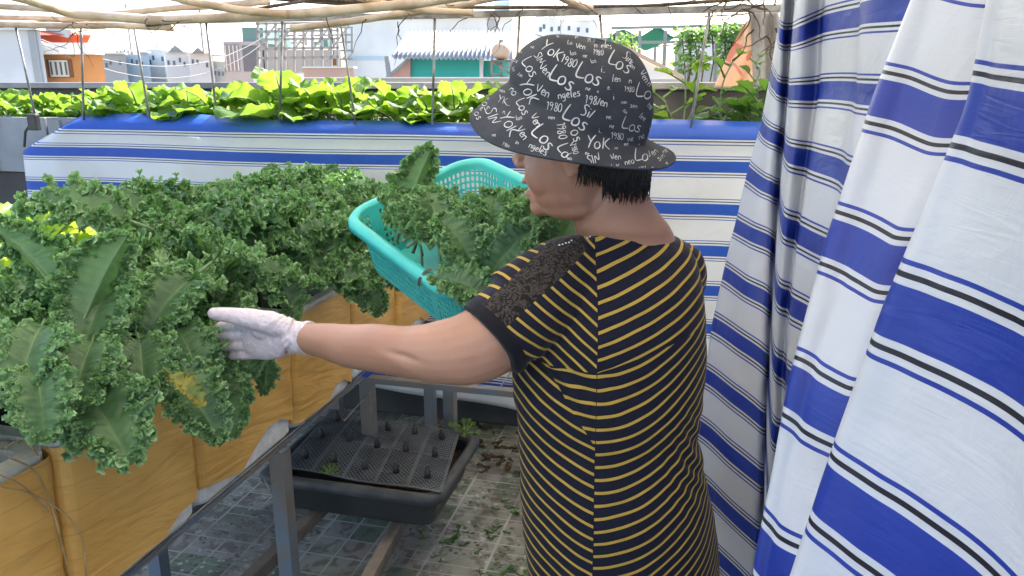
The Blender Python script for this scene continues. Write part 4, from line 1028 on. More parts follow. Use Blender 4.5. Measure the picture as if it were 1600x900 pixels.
def hand(mb, infl=0.0):
    """left hand: back to the camera, thumb up, fingers curling into the leaves"""
    d = (HK-HW).normalized(); upv = (Vector((0, 0, 1))-d*d.z).normalized(); nrm = d.cross(upv).normalized()     # nrm ~ away/towards camera
    if nrm.y < 0: nrm = -nrm                       # palm side looks away from the camera
    L = (HK-HW).length
    rings = []
    for t, hh, th, off in ((-.12, .0275, .026, 0), (.0, .0265, .0225, .001), (.18, .030, .0205, .0), (.42, .0395, .0195, -.003), (.68, .0445, .0185, -.006), (.90, .0425, .0165, -.007), (1.02, .036, .0125, -.007)):
        c_ = HW+d*(L*t)+upv*off; P = []
        for k in range(24):
            a = 2*PI*k/24; P.append(c_+upv*math.cos(a)*(hh+infl)+nrm*math.sin(a)*(th+infl))
        rings.append(P)
    mb.loft(rings)
    fl = [(.046, .031, .024), (.048, .033, .024), (.042, .030, .022), (.032, .022, .019)]
    for i in range(4):
        p = HW+d*(L*.88)+upv*(.0275-.0205*i-.007)+nrm*.0015
        rr0 = (.0102, .0104, .0099, .0088)[i]+infl
        pts = [p-d*.02]; rs = [rr0]
        dirs = [(1.0, -.10, -.04-.01*i), (1.0, .06, -.14), (.9, .34, -.34)]
        pts.append(p); rs.append(rr0*1.04)
        for j in range(3):
            v = (d*dirs[j][0]+nrm*dirs[j][1]+upv*dirs[j][2]).normalized()
            for h in (1, 2): 
                p = p+v*fl[i][j]*.5; pts.append(p.copy()); rs.append(rr0*(1-.07*j-.02*h)+(.0006 if h == 2 and j < 2 else 0))
        rs[-1] *= .72
        mb.tube(pts, rs, 14)
        mb.ell(pts[-1], (rs[-1]*1.05,)*3, n=12, m=8)
    T = [CP(455,515,1.435), CP(425,505,1.437), CP(392,498,1.44), CP(362,493,1.445), CP(345,491,1.448), CP(334,490,1.45)]
    tr = [.018, .0215, .0190, .0145, .0125, .0105]
    mb.tube(T, [q+infl for q in tr], 14); mb.ell(T[-1], (.0105+infl,)*3, n=12, m=8)
    mb.ell(CP(410,512,1.445), (.026+infl, .014+infl, .022+infl))
# --- head frame
HC = CP(913, 227, 1.33); PH = R(66); HS = 1.085
fv = Vector((-math.sin(PH), math.cos(PH), -.06)).normalized(); sv = Vector((-fv.y, fv.x, 0)).normalized()*-1; zv = fv.cross(sv); 
if zv.z < 0: zv = -zv
HM = Matrix((fv, sv, zv)).transposed()
def hp(f_, s_, z_): return HC+HM @ (Vector((f_, s_, z_))*HS)
def hell(mb, c_, r_, rot=None, **k): mb.ell(hp(*c_), tuple(q*HS for q in r_), HM if rot is None else HM @ rot, **k)
mb = MB()
mb.loft(torso(.007)); 
# neck and upper shoulders
nk = [(286,905,1005,1.345,.052),(310,897,1016,1.345,.056),(335,893,1031,1.35,.060),(352,896,1045,1.355,.066),(364,900,1052,1.365,.068),(376,900,1055,1.365,.068),(400,905,1050,1.365,.060)]
mb.loft([oring(CP(a, py, cy).z, CP(a, py, cy).x, CP(b_, py, cy).x, cy, dp, e=2) for py, a, b_, cy, dp in nk])
mb.tube([CP(965,330,1.40), CP(1000,366,1.40), CP(1035,392,1.42), CP(1062,420,1.46)], [.045, .040, .036, .040], 16)
mb.ell(CP(862,446,1.30), (.062, .062, .056)); add_arm(mb, ARM); hand(mb)
# right arm, bent towards the basket
hand_r = w3  # (unused alias)
RC = bas(BL*.80, BW, 0)
RA = [(CP(1050,430,1.44), .058), (Vector((.27, 1.52, 1.12)), .056), (Vector((.26, 1.60, 1.02)), .046), (Vector((.20, 1.66, 1.06)), .040), (Vector((.13, 1.70, 1.13)), .030), (RC+Vector((.02, .035, -.05)), .025)]
add_arm(mb, RA)
w0 = RA[-1][0]; dd = (RC+Vector((-.03, .02, .0))-w0).normalized()
mb.ell(w0+dd*.035, (.040, .018, .036))
for i in range(4):
    p = w0+Vector((-.005-.018*i, -.005, .045-.004*i)); mb.tube([p, p+Vector((0, -.012, .020)), p+Vector((0, -.032, .010)), p+Vector((0, -.040, -.010))], [.0095, .009, .0085, .007], 10)
mb.tube([w0+Vector((.01, .0, .03)), w0+Vector((.028, -.02, .045)), w0+Vector((.030, -.042, .038))], [.012, .011, .008], 10)
# legs and feet
for sx in (-.07, .065):
    c_ = Vector((BASE.x+sx, BASE.y+(.02 if sx < 0 else -.01), 0))
    mb.tube([c_+Vector((0, 0, .80)), c_+Vector((0, 0, .6)), c_+Vector((0, 0, .45)), c_+Vector((-.006, .0, .32)), c_+Vector((0, -.005, .2)), c_+Vector((0, 0, .08)), c_+Vector((-.005, .005, .045))], [.070, .066, .055, .052, .045, .032, .034], 18)
    f2 = Vector((-.64, .77, 0)); mb.ell(c_+f2*.05+Vector((0, 0, .045)), (.105, .042, .030), Matrix((f2, Vector((-.77, -.64, 0)), UPV)).transposed())
# head
hell(mb, (-.003, 0, .024), (.094, .076, .094)); hell(mb, (.030, 0, -.026), (.070, .068, .082)); hell(mb, (.030, 0, -.070), (.058, .057, .040)); hell(mb, (.076, 0, -.096), (.020, .026, .017))
hell(mb, (.026, 0, -.096), (.050, .044, .022))
for s_ in (-1, 1):
    hell(mb, (.052, s_*.036, -.042), (.036, .028, .036)); hell(mb, (-.008, s_*.076, -.014), (.017, .008, .027), Matrix.Rotation(s_*.25, 3, 'Z')); hell(mb, (-.016, s_*.081, -.006), (.013, .006, .018), Matrix.Rotation(s_*.35, 3, 'Z'))
    hell(mb, (-.004, s_*.079, -.034), (.008, .005, .009)); hell(mb, (.107, s_*.011, -.026), (.010, .009, .008)); hell(mb, (.078, s_*.030, .004), (.014, .017, .012))
hell(mb, (.084, 0, .024), (.018, .046, .013)); 
mb.tube([hp(.092, 0, .014), hp(.104, 0, -.004), hp(.117, 0, -.020), hp(.112, 0, -.028)], [.009*HS, .010*HS, .0105*HS, .009*HS], 12)
hell(mb, (.098, 0, -.054), (.011, .024, .0062)); hell(mb, (.094, 0, -.074), (.011, .021, .0075)); hell(mb, (.088, 0, -.048), (.014, .026, .012)); hell(mb, (.082, 0, -.082), (.014, .024, .008))
me = solidify_union(mb, .0034, 7)
EC = CP(632, 556, 1.215); ed = Vector((.93, .25, -.28)).normalized()
NN_ = [q.vector.copy() for q in me.vertex_normals]; NC_ = []
N1 = CP(925, 345, 1.28); N2 = CP(945, 318, 1.28)
for q, nn in zip(me.vertices, NN_):
    p = q.co.copy(); off = 0
    dv = p-EC; al_ = dv.x*.93-dv.z*.36; ac_ = dv.x*.36+dv.z*.93
    if abs(al_) < .06 and p.y < 1.29: off -= .0042*math.exp(-(al_/.028)**2)*math.exp(-((ac_-.25*al_)/.0055)**2)-.002*math.exp(-(al_/.03)**2)*math.exp(-((ac_+.016)/.010)**2)
    for Nn in (N1, N2):
        dv = p-Nn; al_ = dv.x*.62+dv.z*.78; ac_ = -dv.x*.78+dv.z*.62
        if abs(al_) < .08 and p.y < 1.36: off -= .0022*math.exp(-(al_/.035)**2)*math.exp(-((ac_-2.0*al_*al_)/.0045)**2)
    off += .0009*noise.noise(p*28)
    NC_.append(p+nn*off)
me.vertices.foreach_set('co', np.array([tuple(q) for q in NC_], dtype=np.float32).ravel()); me.update()
me.transform(Matrix.Translation(-BASE))
# skin material
m, b = newmat('skin'); x, y, z, v = coords()
lip = hp(.098, 0, -.064)-BASE
dl = ((x-lip.x)*(x-lip.x)+(y-lip.y)*(y-lip.y)*.6+(z-lip.z)*(z-lip.z)*4)
ck = hp(.07, .04, -.045)-BASE; dc = ((x-ck.x)*(x-ck.x)+(y-ck.y)*(y-ck.y)+(z-ck.z)*(z-ck.z))
col = mix(ss(nz(v, 9, 4), .35, .7), (.45, .245, .165), (.40, .20, .13))
col = mix(ss(nz(v, 60, 3), .5, .8)*.25, col, (.42, .20, .13))
col = mix((1-ss(dc, .0002, .0035))*.35, col, (.56, .24, .18))
col = mix((1-ss(dl, .00018, .0007))*.75, col, (.45, .13, .12))
setc(b, col); b.inputs['Roughness'].default_value = .48; b.inputs['Subsurface Weight'].default_value = .25; b.inputs['Subsurface Radius'].default_value = (.012, .005, .003); b.inputs['Subsurface Scale'].default_value = 1
X.nt.links.new(bump(nz(v, 220, 3)+nz(v, 25, 3)*1.5, .15, .002), b.inputs['Normal'])
body = link('body', me, m, woman, True)
# eyes, brows
M['eye'] = mat('eye_white', (.75, .72, .70), .2, .02, 5, bmp=0); M['iris'] = mat('dark_iris', (.02, .012, .01), .15, .02, 5, bmp=0)
for s_ in (-1, 1):
    mb = MB(); hell(mb, (.084, s_*.030, .004), (.0115, .0125, .0075)); e = mb.build('eye', M['eye'], woman, True); e.data.transform(Matrix.Translation(-BASE))
    mb = MB(); hell(mb, (.0935, s_*.030, .003), (.0032, .0052, .0055)); i_ = mb.build('iris', M['iris'], e, True); i_.data.transform(Matrix.Translation(-BASE))
M['hair'] = mat('black_hair', (.012, .010, .010), .45, .3, 60, bmp=.5)
# hair: back cap and strands
mb = MB()
def scalp(az, zz, out=1.0):              # az 0 = face direction, PI = back
    zc = (zz-.028)/.098; k = math.sqrt(max(.02, 1-zc*zc)) if zz > .0 else math.sqrt(1-(.028/.098)**2)*(1-.10*min(1, -zz/.08))
    return hp((-.006+.103*out*k*math.cos(az)), .084*out*k*math.sin(az), zz)
rings = []
for i in range(9):
    zz = -.022-.050*i/8; rings.append([scalp(R(118+124*k/30), zz-(0.012*math.sin(k*1.7) if i == 8 else 0), 1.0-.02*(i/8)) for k in range(31)])
mb.add([p for r_ in rings for p in r_], [(i*31+k, i*31+k+1, (i+1)*31+k+1, (i+1)*31+k) for i in range(8) for k in range(30)])
rr = random.Random(4)
for k in range(1500):
    a = rr.uniform(R(98), R(262)); q = abs((a-PI)/(R(84))); z0 = rr.uniform(-.035, -.018); z1 = -.050-.020*(1-q**2)+rr.choice((rr.uniform(-.004, .004), rr.uniform(-.022, .016)))
    if q > .7: z1 = rr.uniform(-.058, -.03)
    dr = rr.uniform(-.1, .1); pts = [scalp(a+dr*j/4*(1.0), z0+(z1-z0)*j/4, 1.02+rr.uniform(-.01, .03)-(.05*(j/4)**2 if rr.random() < .8 else -.03*j/4)) for j in range(5)]
    mb.tube(pts, [.0015, .0014, .0012, .0008, .0003], 4)
o = mb.build('hair', M['hair'], woman, True); o.data.transform(Matrix.Translation(-BASE)); sol = o.modifiers.new('t', 'SOLIDIFY'); sol.thickness = .001

# --- glove
mb = MB(); hand(mb, .0016)
d = (HK-HW).normalized()
mb.tube([HW+d*.03, HW+d*.01, HW-d*.006, HW-d*.014], [.030, .0305, .0320, .0335], 24)
cutc = MB().ell(HW-d*.055, (.043, .05, .05)).mesh('c'); co_ = bpy.data.objects.new('c', cutc); C.objects.link(co_)
me = solidify_union(mb, .0026, 3, co_); bpy.data.objects.remove(co_, do_unlink=True)
hl = (HK-HW).length
for vtx in me.vertices:                  # latex wrinkles running around the wrist and over the back of the hand
    p = vtx.co; t = (p-HW).dot(d)
    a = max(0, 1-abs(t-.022)/.05)
    n1 = noise.noise(Vector((t*75+p.z*46, p.z*30, 3.3))); n2 = noise.noise(Vector((t*38-p.z*50, p.z*22, 9.1)))
    off = (1-abs(n1)*3.2)*.0028*a+(1-abs(n2)*3.5)*.0013*max(0, 1-t/.12)*(t > 0)
    if t < .0: off += .0012
    c_ = HW+d*t; g = (p-c_); g.normalize(); vtx.co = p+g*off
me.transform(Matrix.Translation(-BASE))
m, b = newmat('white_latex_glove'); x, y, z, v = coords()
wr_ = nz(v, 26, 3, 1.2); ridge = 1-(wr_-.5).abs()*14
setc(b, mix(ridge.mx(0)*.30, (.62, .53, .58), (.86, .84, .88))); b.inputs['Roughness'].default_value = .38; b.inputs['Subsurface Weight'].default_value = .2; b.inputs['Subsurface Radius'].default_value = (.01, .006, .005); b.inputs['Subsurface Scale'].default_value = 1
X.nt.links.new(bump(ridge.mx(0)*.6+nz(v, 60, 3)*.5, .25, .003), b.inputs['Normal'])
gl = link('glove', me, m, woman, True); gl['label'] = 'thin white latex glove wrinkled at the wrist'
mb = MB(); c_ = HW-d*.0135; u1 = (UPV-d*d.z).normalized(); u2 = d.cross(u1)
mb.tube([c_+(u1*math.cos(2*PI*k/40)*.0325+u2*math.sin(2*PI*k/40)*.0335)+d*.0025*math.sin(k*.7) for k in range(40)], .0017, 8, close=True)
M['cuffw'] = mat('white_latex_bead', (.84, .82, .85), .4, .03, 10, bmp=0)
o = mb.build('cuff_bead', M['cuffw'], gl, True); o.data.transform(Matrix.Translation(-BASE))

# --- dress
mb = MB(); rings = torso(0)
last = rings[-1]; zl = last[0].z
for zz, g in ((.50, .002), (.44, .006), (.40, .010)):
    rings.append([Vector((p.x+(p.x-BASE.x)*g*6, p.y+(p.y-BASE.y)*g*6, zz)) for p in last])
mb.loft(rings)
add_arm(mb, [(CP(915,418,1.345), .060), (S0, .070), (S1, .0765), (S2, .0735)], 4)
mb.ell(CP(905,432,1.335), (.06, .075, .058))
mb.tube([CP(930,392,1.335), CP(885,408,1.325), CP(845,432,1.30), CP(800,470,1.27)], [.030, .040, .052, .062], 16)
mb.tube([CP(905,402,1.325), CP(940,389,1.315), CP(980,391,1.315), CP(1020,396,1.33), CP(1045,398,1.37), CP(1050,396,1.42)], [.028, .030, .030, .030, .030, .030], 16)
add_arm(mb, [(CP(1030,415,1.42), .060), (CP(1052,432,1.44), .068), (Vector((.275, 1.515, 1.13)), .070)], 4)
cut = MB().ell(CP(975,345,1.375), (.080, .088, .036), n=48, m=24).mesh('c'); cut.transform(Matrix.Identity(4)); me = solidify_union(mb, .0048, 7, None, .6)
# folds
AP = CP(868, 596, 1.22); WR = CP(1078, 700, 1.30)
NN_ = [q.vector.copy() for q in me.vertex_normals]; CO_ = [q.co.copy() for q in me.vertices]; NC_ = []
for p, nn in zip(CO_, NN_):
    a1 = math.exp(-(((p.x-AP.x)/.075)**2+((p.z-AP.z)/.065)**2)); q = (p.x-AP.x)*.8+(p.z-AP.z)*.75
    off = a1*.0050*math.sin(q*150+2*noise.noise(p*12))
    a2 = math.exp(-(((p.x-WR.x)/.045)**2+((p.z-WR.z)/.075)**2)); q = (p.z-WR.z)*.9+(p.x-WR.x)*1.1
    off += a2*.0042*math.sin(q*150+3*noise.noise(p*14))
    off += .0045*noise.noise(Vector((p.x*7+p.z*4, p.y*6, p.z*9)))+.0018*noise.noise(Vector((p.x*22, p.y*18, p.z*28)))
    if p.z < .8: off += .006*(.8-p.z)*2*math.sin(math.atan2(p.y-BASE.y, p.x-BASE.x)*9+p.z*3)
    NC_.append(p+nn*off)
me.vertices.foreach_set('co', np.array([tuple(q) for q in NC_], dtype=np.float32).ravel()); me.update()
NCc = CP(978, 337, 1.385); NRr = Vector((.080, .084, .036))
def ev_(p): q = p-NCc; return math.sqrt((q.x/NRr.x)**2+(q.y/NRr.y)**2+(q.z/NRr.z)**2)
bm = bmesh.new(); bm.from_mesh(me)
for vtx in bm.verts: vtx.tag = ev_(vtx.co) < 1
bmesh.ops.delete(bm, geom=[f_ for f_ in bm.faces if all(v_.tag for v_ in f_.verts)], context='FACES')
bm.edges.ensure_lookup_table()
for _ in range(2):
    for vtx in bm.verts:
        if vtx.is_boundary:
            e_ = ev_(vtx.co); q = (vtx.co-NCc)/e_; vtx.co = NCc+q
bed = [e_ for e_ in bm.edges if e_.is_boundary]; nbr = {}
for e_ in bed:
    a_, b_ = e_.verts; nbr.setdefault(a_, []).append(b_); nbr.setdefault(b_, []).append(a_)
loops = []; seen = set()
for v0 in nbr:
    if v0 in seen: continue
    lp = [v0]; seen.add(v0); cur = v0
    while True:
        nx = [q for q in nbr[cur] if q not in seen]
        if not nx: break
        cur = nx[0]; seen.add(cur); lp.append(cur)
    loops.append(lp)
nl = max(loops, key=len); NLP = [v_.co.copy() for v_ in nl]
for _ in range(6): NLP = [(NLP[i-1]+NLP[i]*2+NLP[(i+1) % len(NLP)])/4 for i in range(len(NLP))]
NLP = NLP[::2]
for vv_, c_ in zip(nl[::2], NLP): pass
bm.to_mesh(me); bm.free()
me.transform(Matrix.Translation(-BASE))
m, b = newmat('striped_jersey'); x, y, z, v = coords()
Xs = x+BASE.x; Z = z; Ys = y+BASE.y
Z = Z+(nz(v, 7, 2)-.5)*.010
per = .0236
dx = Xs-.143; dl_ = -dx
fRu = Z-dx*.36-dx*dx*.9
fRl = Z-dx*.03-dx.mx(0)*dx*3.0+.004
upR = Z.gt(1.028+dx*.36)
fR = fRu*upR+fRl*(1-upR)
fLu = Z-dl_*.88+.012
fLl = Z-dl_*.42-dl_*dl_*1.6-.006
upL = Z.gt(1.030+dl_*.05)
fL = fLu*upL+fLl*(1-upL)
dgn = (Z-.895)*.62
inD = dl_.gt(0)*dl_.lt(dgn)*Z.lt(1.03)
fL = fL*(1-inD)+(Z-dl_*.12+.004)*inD
isR = dx.gt(0)
f = fR*isR+fL*(1-isR)
# along-arm coordinate and lace strip
A2 = CP(905, 384, 1.235); B2 = CP(742, 522, 1.17)
sA = (Xs-S2.x)*AX.x+(Ys-S2.y)*AX.y+(Z-S2.z)*AX.z
lx, lz = B2.x-A2.x, B2.z-A2.z; ll = math.hypot(lx, lz); lx /= ll; lz /= ll
al = (Xs-A2.x)*lx+(Z-A2.z)*lz; ac = (Xs-A2.x)*lz*-1+(Z-A2.z)*lx      # across; positive = below/right or above
sgn = 1 if (lx < 0) else -1
ac = ac*-1 if True else ac               # lx<0: make positive = above the lace
lace = ac.abs().lt(.0235)*al.gt(-.004)*al.lt(ll+.0)
above = ac.gt(.0235)*al.gt(-.03)*Xs.lt(A2.x+.02)
f = f*(1-above)+sA*above
st = ((f/per).frac()-.5).abs().lt(.118)
seamd = (dx.abs()).lt(.0007)
ty_, tz_ = S2.y, S2.z
dperp = ((Xs-S2.x)*(Xs-S2.x)+(Ys-S2.y)*(Ys-S2.y)+(Z-S2.z)*(Z-S2.z)-sA*sA)
cuff = sA.gt(-.020)*dperp.lt(.0088)
NC = CP(978, 337, 1.385); ne = (((Xs-NC.x)/.080)*((Xs-NC.x)/.080)+((Ys-NC.y)/.084)*((Ys-NC.y)/.084)+((Z-NC.z)/.036)*((Z-NC.z)/.036))
bindr = ne.lt(1.30)
yel = st*(1-cuff)*(1-lace)*(1-bindr)*(1-seamd)
halo = ((f/per).frac()-.5).abs().lt(.20)
navy = mix(nz(v, 90, 3), (.007, .008, .020), (.012, .013, .030))
navy = mix(halo*.6, navy, (.006, .004, .004))
lacec = mix(ss(nz(v, 75, 3, 2.5), .50, .54), (.070, .055, .045), (.010, .009, .009))
lacec = mix(ss(X.m('SINE', nz(v, 22, 2, 2.0)*60), .55, .85), lacec, (.012, .010, .010))
col = mix(yel, navy, mix(nz(v, 60, 3), (.46, .30, .05), (.56, .38, .08)))
col = mix(lace*(1-cuff), col, lacec); col = mix(cuff.mx(bindr), col, (.008, .008, .012))
setc(b, col); b.inputs['Roughness'].default_value = .85; b.inputs['Specular IOR Level'].default_value = .25; b.inputs['Sheen Weight'].default_value = .08
X.nt.links.new(bump(nz(v, 30, 4, .6)+nz(v, 400, 2)*.15, .35, .006), b.inputs['Normal'])
dress = link('dress', me, m, woman, True); dress['label'] = 'black dress with thin yellow stripes and a lace strip on the sleeve'
M['binding'] = mat('black_binding', (.008, .008, .012), .8, .1, 30)
o = MB().tube(NLP, .0034, 8, close=True).build('neck_binding', M['binding'], dress, True); o.data.transform(Matrix.Translation(-BASE))
bv = BVHTree.FromPolygons([vv.co+BASE for vv in me.vertices], [tuple(p.vertices) for p in me.polygons])
# rhinestones along the neckline end of the shoulder
mb = MB(); M['bead'] = mat('white_bead', (.8, .8, .8), .2, .02, 5, bmp=0)
O = Vector((0, 0, CH))
for (px, py) in ((874,383),(879,382),(884,380),(889,379),(893,376),(918,372),(922,370),(926,367),(929,365),(932,363),(935,361)):
    h = bv.ray_cast(O, (CP(px, py, 1.0)-O).normalized())
    if h[0]: mb.ell(h[0], (.0019,)*3, n=8, m=6)
if mb.v: o = mb.build('beads', M['bead'], dress, True); o.data.transform(Matrix.Translation(-BASE))

# --- hat
HB = CP(893, 219, 1.318)
HTm = Matrix.Rotation(R(10.5), 3, 'Y') @ Matrix.Rotation(R(7.5), 3, 'X')
prof = [(.0, .164), (.030, .1635), (.056, .161), (.076, .154), (.093, .141), (.108, .122), (.117, .100), (.120, .080), (.119, .066), (.117, .056), (.128, .047), (.148, .026), (.168, .004), (.1695, .001), (.168, -.001), (.147, .020), (.125, .041), (.119, .052), (.116, .07)]
def hatpt(r_, z_, t):
    zj = .047-.027*math.cos(t)+.004*math.sin(t)
    z_ = zj+(z_-.056)/.108*(.164-zj) if z_ > .056 else z_/.056*zj
    # slightly oval, longer front to back; gently uneven crown
    wob = 1+.012*math.sin(3*t+1)+.010*math.sin(5*t)
    br = max(0, (r_-.115)/.05); z_ = z_+br*(.006*math.sin(2*t+2.2)+.004*math.sin(3*t))
    if r_ < .12 and z_ > .08: z_ += .004*math.sin(2*t+.5)*(z_/.18); wob += .02*math.sin(2*t)*(z_/.18)
    return HB+HTm @ Vector((r_*math.cos(t)*1.035*wob, r_*math.sin(t)*.97*wob, z_))
NT = 96; pr = []
for (a, b_) in zip(prof, prof[1:]):
    for k in range(3): pr.append((a[0]+(b_[0]-a[0])*k/3, a[1]+(b_[1]-a[1])*k/3))
pr.append(prof[-1])
for _ in range(2): pr = [pr[0]]+[((pr[i-1][0]+2*pr[i][0]+pr[i+1][0])/4, (pr[i-1][1]+2*pr[i][1]+pr[i+1][1])/4) for i in range(1, len(pr)-1)]+[pr[-1]]
mb = MB(); vs_ = [hatpt(r_, z_, 2*PI*k/NT) for r_, z_ in pr for k in range(NT)]
mb.add(vs_, [(i*NT+k, (i+1)*NT+k, (i+1)*NT+(k+1) % NT, i*NT+(k+1) % NT) for i in range(len(pr)-1) for k in range(NT)])
m, b = newmat('charcoal_cotton'); x, y, z, v = coords()
setc(b, mix(ss(nz(v, 16, 4), .35, .7), (.038, .043, .055), (.055, .061, .075))); b.inputs['Roughness'].default_value = .85; b.inputs['Specular IOR Level'].default_value = .2
X.nt.links.new(bump(nz(v, 500, 2)*.3+nz(v, 22, 4, 1)*1.6, .4, .005), b.inputs['Normal'])
hat_bv = BVHTree.FromPolygons(vs_, [tuple(f_) for f_ in mb.f])
hat = mb.build('hat', m, woman, True); hat.data.transform(Matrix.Translation(-BASE)); hat['label'] = 'charcoal bucket hat printed all over with white handwriting'
# stitched brim edge
mb = MB().tube([hatpt(.1695, .001, 2*PI*k/96) for k in range(96)], .0022, 8, close=True); o = mb.build('brim_edge', m, hat, True); o.data.transform(Matrix.Translation(-BASE))
# handwriting: strokes in a unit box (x right, y down, baseline at 1)
GL = {
 'L': ([[(.15,0),(.08,.5),(.1,1),(.5,.92),(.62,.86)]], .62), 'o': ([[(.25,.45),(.05,.6),(.08,.95),(.3,1),(.5,.8),(.42,.5),(.25,.45)]], .55), 's': ([[(.42,.5),(.2,.45),(.1,.6),(.35,.75),(.38,.92),(.2,1.02),(.02,.93)]], .48),
 'Y': ([[(.02,.05),(.25,.5)], [(.6,0),(.25,.5),(.12,1)]], .58), 'O': ([[(.3,.35),(.06,.55),(.1,.95),(.35,1),(.55,.75),(.5,.42),(.3,.35)]], .6), 'K': ([[(.1,.15),(.08,1)], [(.55,.15),(.1,.62),(.6,1.02)]], .62),
 'V': ([[(.02,.15),(.22,1),(.5,.1)]], .5), 'e': ([[(.06,.75),(.35,.7),(.36,.5),(.18,.46),(.04,.7),(.12,.98),(.4,.95)]], .45), 'n': ([[(.06,.5),(.06,1)], [(.06,.65),(.25,.48),(.38,.6),(.38,1)]], .48),
 'g': ([[(.38,.5),(.15,.47),(.05,.7),(.2,.9),(.38,.75),(.38,.5),(.36,1.15),(.2,1.32),(.02,1.22)]], .48), 'l': ([[(.15,0),(.1,.95),(.2,1)]], .28),
 '1': ([[(.02,.22),(.2,.02),(.18,1)]], .34), '9': ([[(.4,.2),(.18,.05),(.05,.3),(.2,.5),(.4,.3),(.4,.2),(.38,.7),(.25,1)]], .48), '8': ([[(.38,.15),(.15,.05),(.08,.28),(.4,.62),(.38,.95),(.12,.98),(.08,.7),(.38,.35),(.38,.15)]], .48), '0': ([[(.25,.03),(.05,.35),(.08,.85),(.3,1),(.45,.7),(.42,.2),(.25,.03)]], .5),
 'S': ([[(.5,.12),(.2,.02),(.05,.25),(.42,.6),(.4,.95),(.05,1)]], .55), 'i': ([[(.1,.5),(.1,1)], [(.12,.25),(.13,.3)]], .22), 'N': ([[(.05,1),(.1,.05),(.45,.95),(.55,0)]], .6), 'I': ([[(.1,.02),(.12,1)]], .24), '.': ([[(.05,.95),(.12,1)]], .2), '/': ([[(.3,.2),(.05,1)]], .3), ' ': ([], .3)}
mb = MB()
words = [('YoK',465,155,62,35),('1980',545,212,46,25),('SIN',396,196,40,60),('Los',352,242,62,58),('Ven',427,252,48,38),('Los',512,292,84,28),('Los',645,276,84,24),('YOK',350,362,66,66),('Ven',418,357,52,20),('ngeles',543,372,44,-8),('198/en',684,408,46,10),
 ('1980',470,440,46,10),('Los',580,492,84,30),('Si/',640,462,60,25),('Los',318,440,52,62),('YK..',222,408,40,18),('SIN',162,486,58,72),('YOK',248,528,66,62),('Ven',316,570,48,55),('Ven',384,508,48,60),('Los',424,592,80,50),('1980',508,562,46,82),('Los',530,672,62,65),
 ('ngeles',392,648,38,25),('YoK',690,620,66,4),('1980',786,586,36,4),('SIN',665,704,48,-14),('Ven',776,690,36,-12),('Lo',905,684,64,0),('Los',802,214,76,24),('Ven',602,134,34,4),('ngeles',716,130,34,4),('1980',690,167,30,8),('Sin',842,192,44,42),('Ven',925,285,40,52),('Los',936,362,74,12),
 ('len',782,296,38,6),('n',850,304,34,5),('i..',716,250,40,5),('Los',860,528,62,18),('1980',846,352,28,6),('.e.',742,342,26,0),('i',766,385,36,0),('sen',868,432,26,10),('ne.',745,488,26,4),('i..',700,556,30,0),('ne',850,598,32,-10),('ne',905,582,36,-15),('u',0,0,0,0),
 ('Os',585,580,56,60),('/',560,620,40,20),('1980',572,652,30,78),('Los',555,700,34,60),('ngel',735,748,30,-4),('K',790,740,30,-10),('neo',845,712,34,-10),('Ven',960,670,40,-35),('sin',1000,690,34,-40),('ne',1020,660,30,-40),('Yos',130,420,44,60),('Los',88,470,40,60),('no',270,360,44,50),('n.',222,465,26,20),('ye',100,440,34,30),
 ('Lo',548,118,22,5),('1980',655,105,22,3),('Los',705,92,26,10),('n',950,320,36,40),('ee',830,625,26,0),('m',0,0,0,0),('ee',635,672,24,10),('lee',915,490,30,40),('Si',640,98,20,0),('Ven',860,230,30,40)]
rw0 = random.Random(12); occ = []
for tx, cx, cy, hh, rot in words:
    wl_ = len(tx)*.5*hh/2
    for q in (-.8, -.4, 0, .4, .8): occ.append((cx+q*wl_*math.cos(R(rot)), cy+q*wl_*math.sin(R(rot)), hh*.5))
for k in range(2500):
    cx, cy = rw0.uniform(60, 1040), rw0.uniform(75, 760)
    if all(math.hypot(cx-a, cy-b_) > c_+22 for a, b_, c_ in occ):
        h_ = rw0.uniform(16, 26); words.append((rw0.choice(['n.', 'i..', 'ven', 'ne', 'sin', 'e.', '1980', 'los', 'ee', '/n']), cx, cy, h_, rw0.uniform(-20, 60))); occ.append((cx, cy, h_*1.0))
for tx, cx, cy, hh, rot in words:
    if hh == 0: continue
    wtot = sum(GL.get(ch, GL['n'])[1] for ch in tx); xo = -wtot/2; ca, sa = math.cos(R(rot)), math.sin(R(rot))
    rw = random.Random(tx+str(cx))
    for ch in tx:
        st_, wd = GL.get(ch, GL['n']); jx, jy = rw.uniform(-.04, .04), rw.uniform(-.06, .06)
        for s_ in st_:
            P = smoothp([Vector((a+xo+jx, b_-.5+jy, 0)) for a, b_ in s_], 2); pts = []
            for q in P:
                X_, Y_ = q.x*hh, q.y*hh; px = 720+(cx+X_*ca-Y_*sa)/3.214; py = 30+(cy+X_*sa+Y_*ca)/3.214
                h = hat_bv.ray_cast(O, (CP(px, py, 1.0)-O).normalized())
                if h[0] is None: pts = pts if len(pts) > 2 else []; break
                n_ = h[1] if h[1].dot(O-h[0]) > 0 else -h[1]
                if n_.dot((O-h[0]).normalized()) < .10: break
                pts.append((h[0]+n_*.0007, n_))
            if len(pts) < 2: continue
            vs2 = []; wd_ = (.25+.034*hh)/3.214*1.05/920
            for i, (p, n_) in enumerate(pts):
                a = pts[max(0, i-1)][0]; b_ = pts[min(len(pts)-1, i+1)][0]; t_ = (b_-a)
                if t_.length < 1e-6: t_ = Vector((1, 0, 0))
                sd_ = t_.normalized().cross(n_).normalized(); ww = wd_*(.55+.6*math.sin(PI*min(1, (i+.6)/len(pts)))); vs2 += [p+sd_*ww, p-sd_*ww]
            mb.add(vs2, [(2*i, 2*i+1, 2*i+3, 2*i+2) for i in range(len(pts)-1)])
        xo += wd
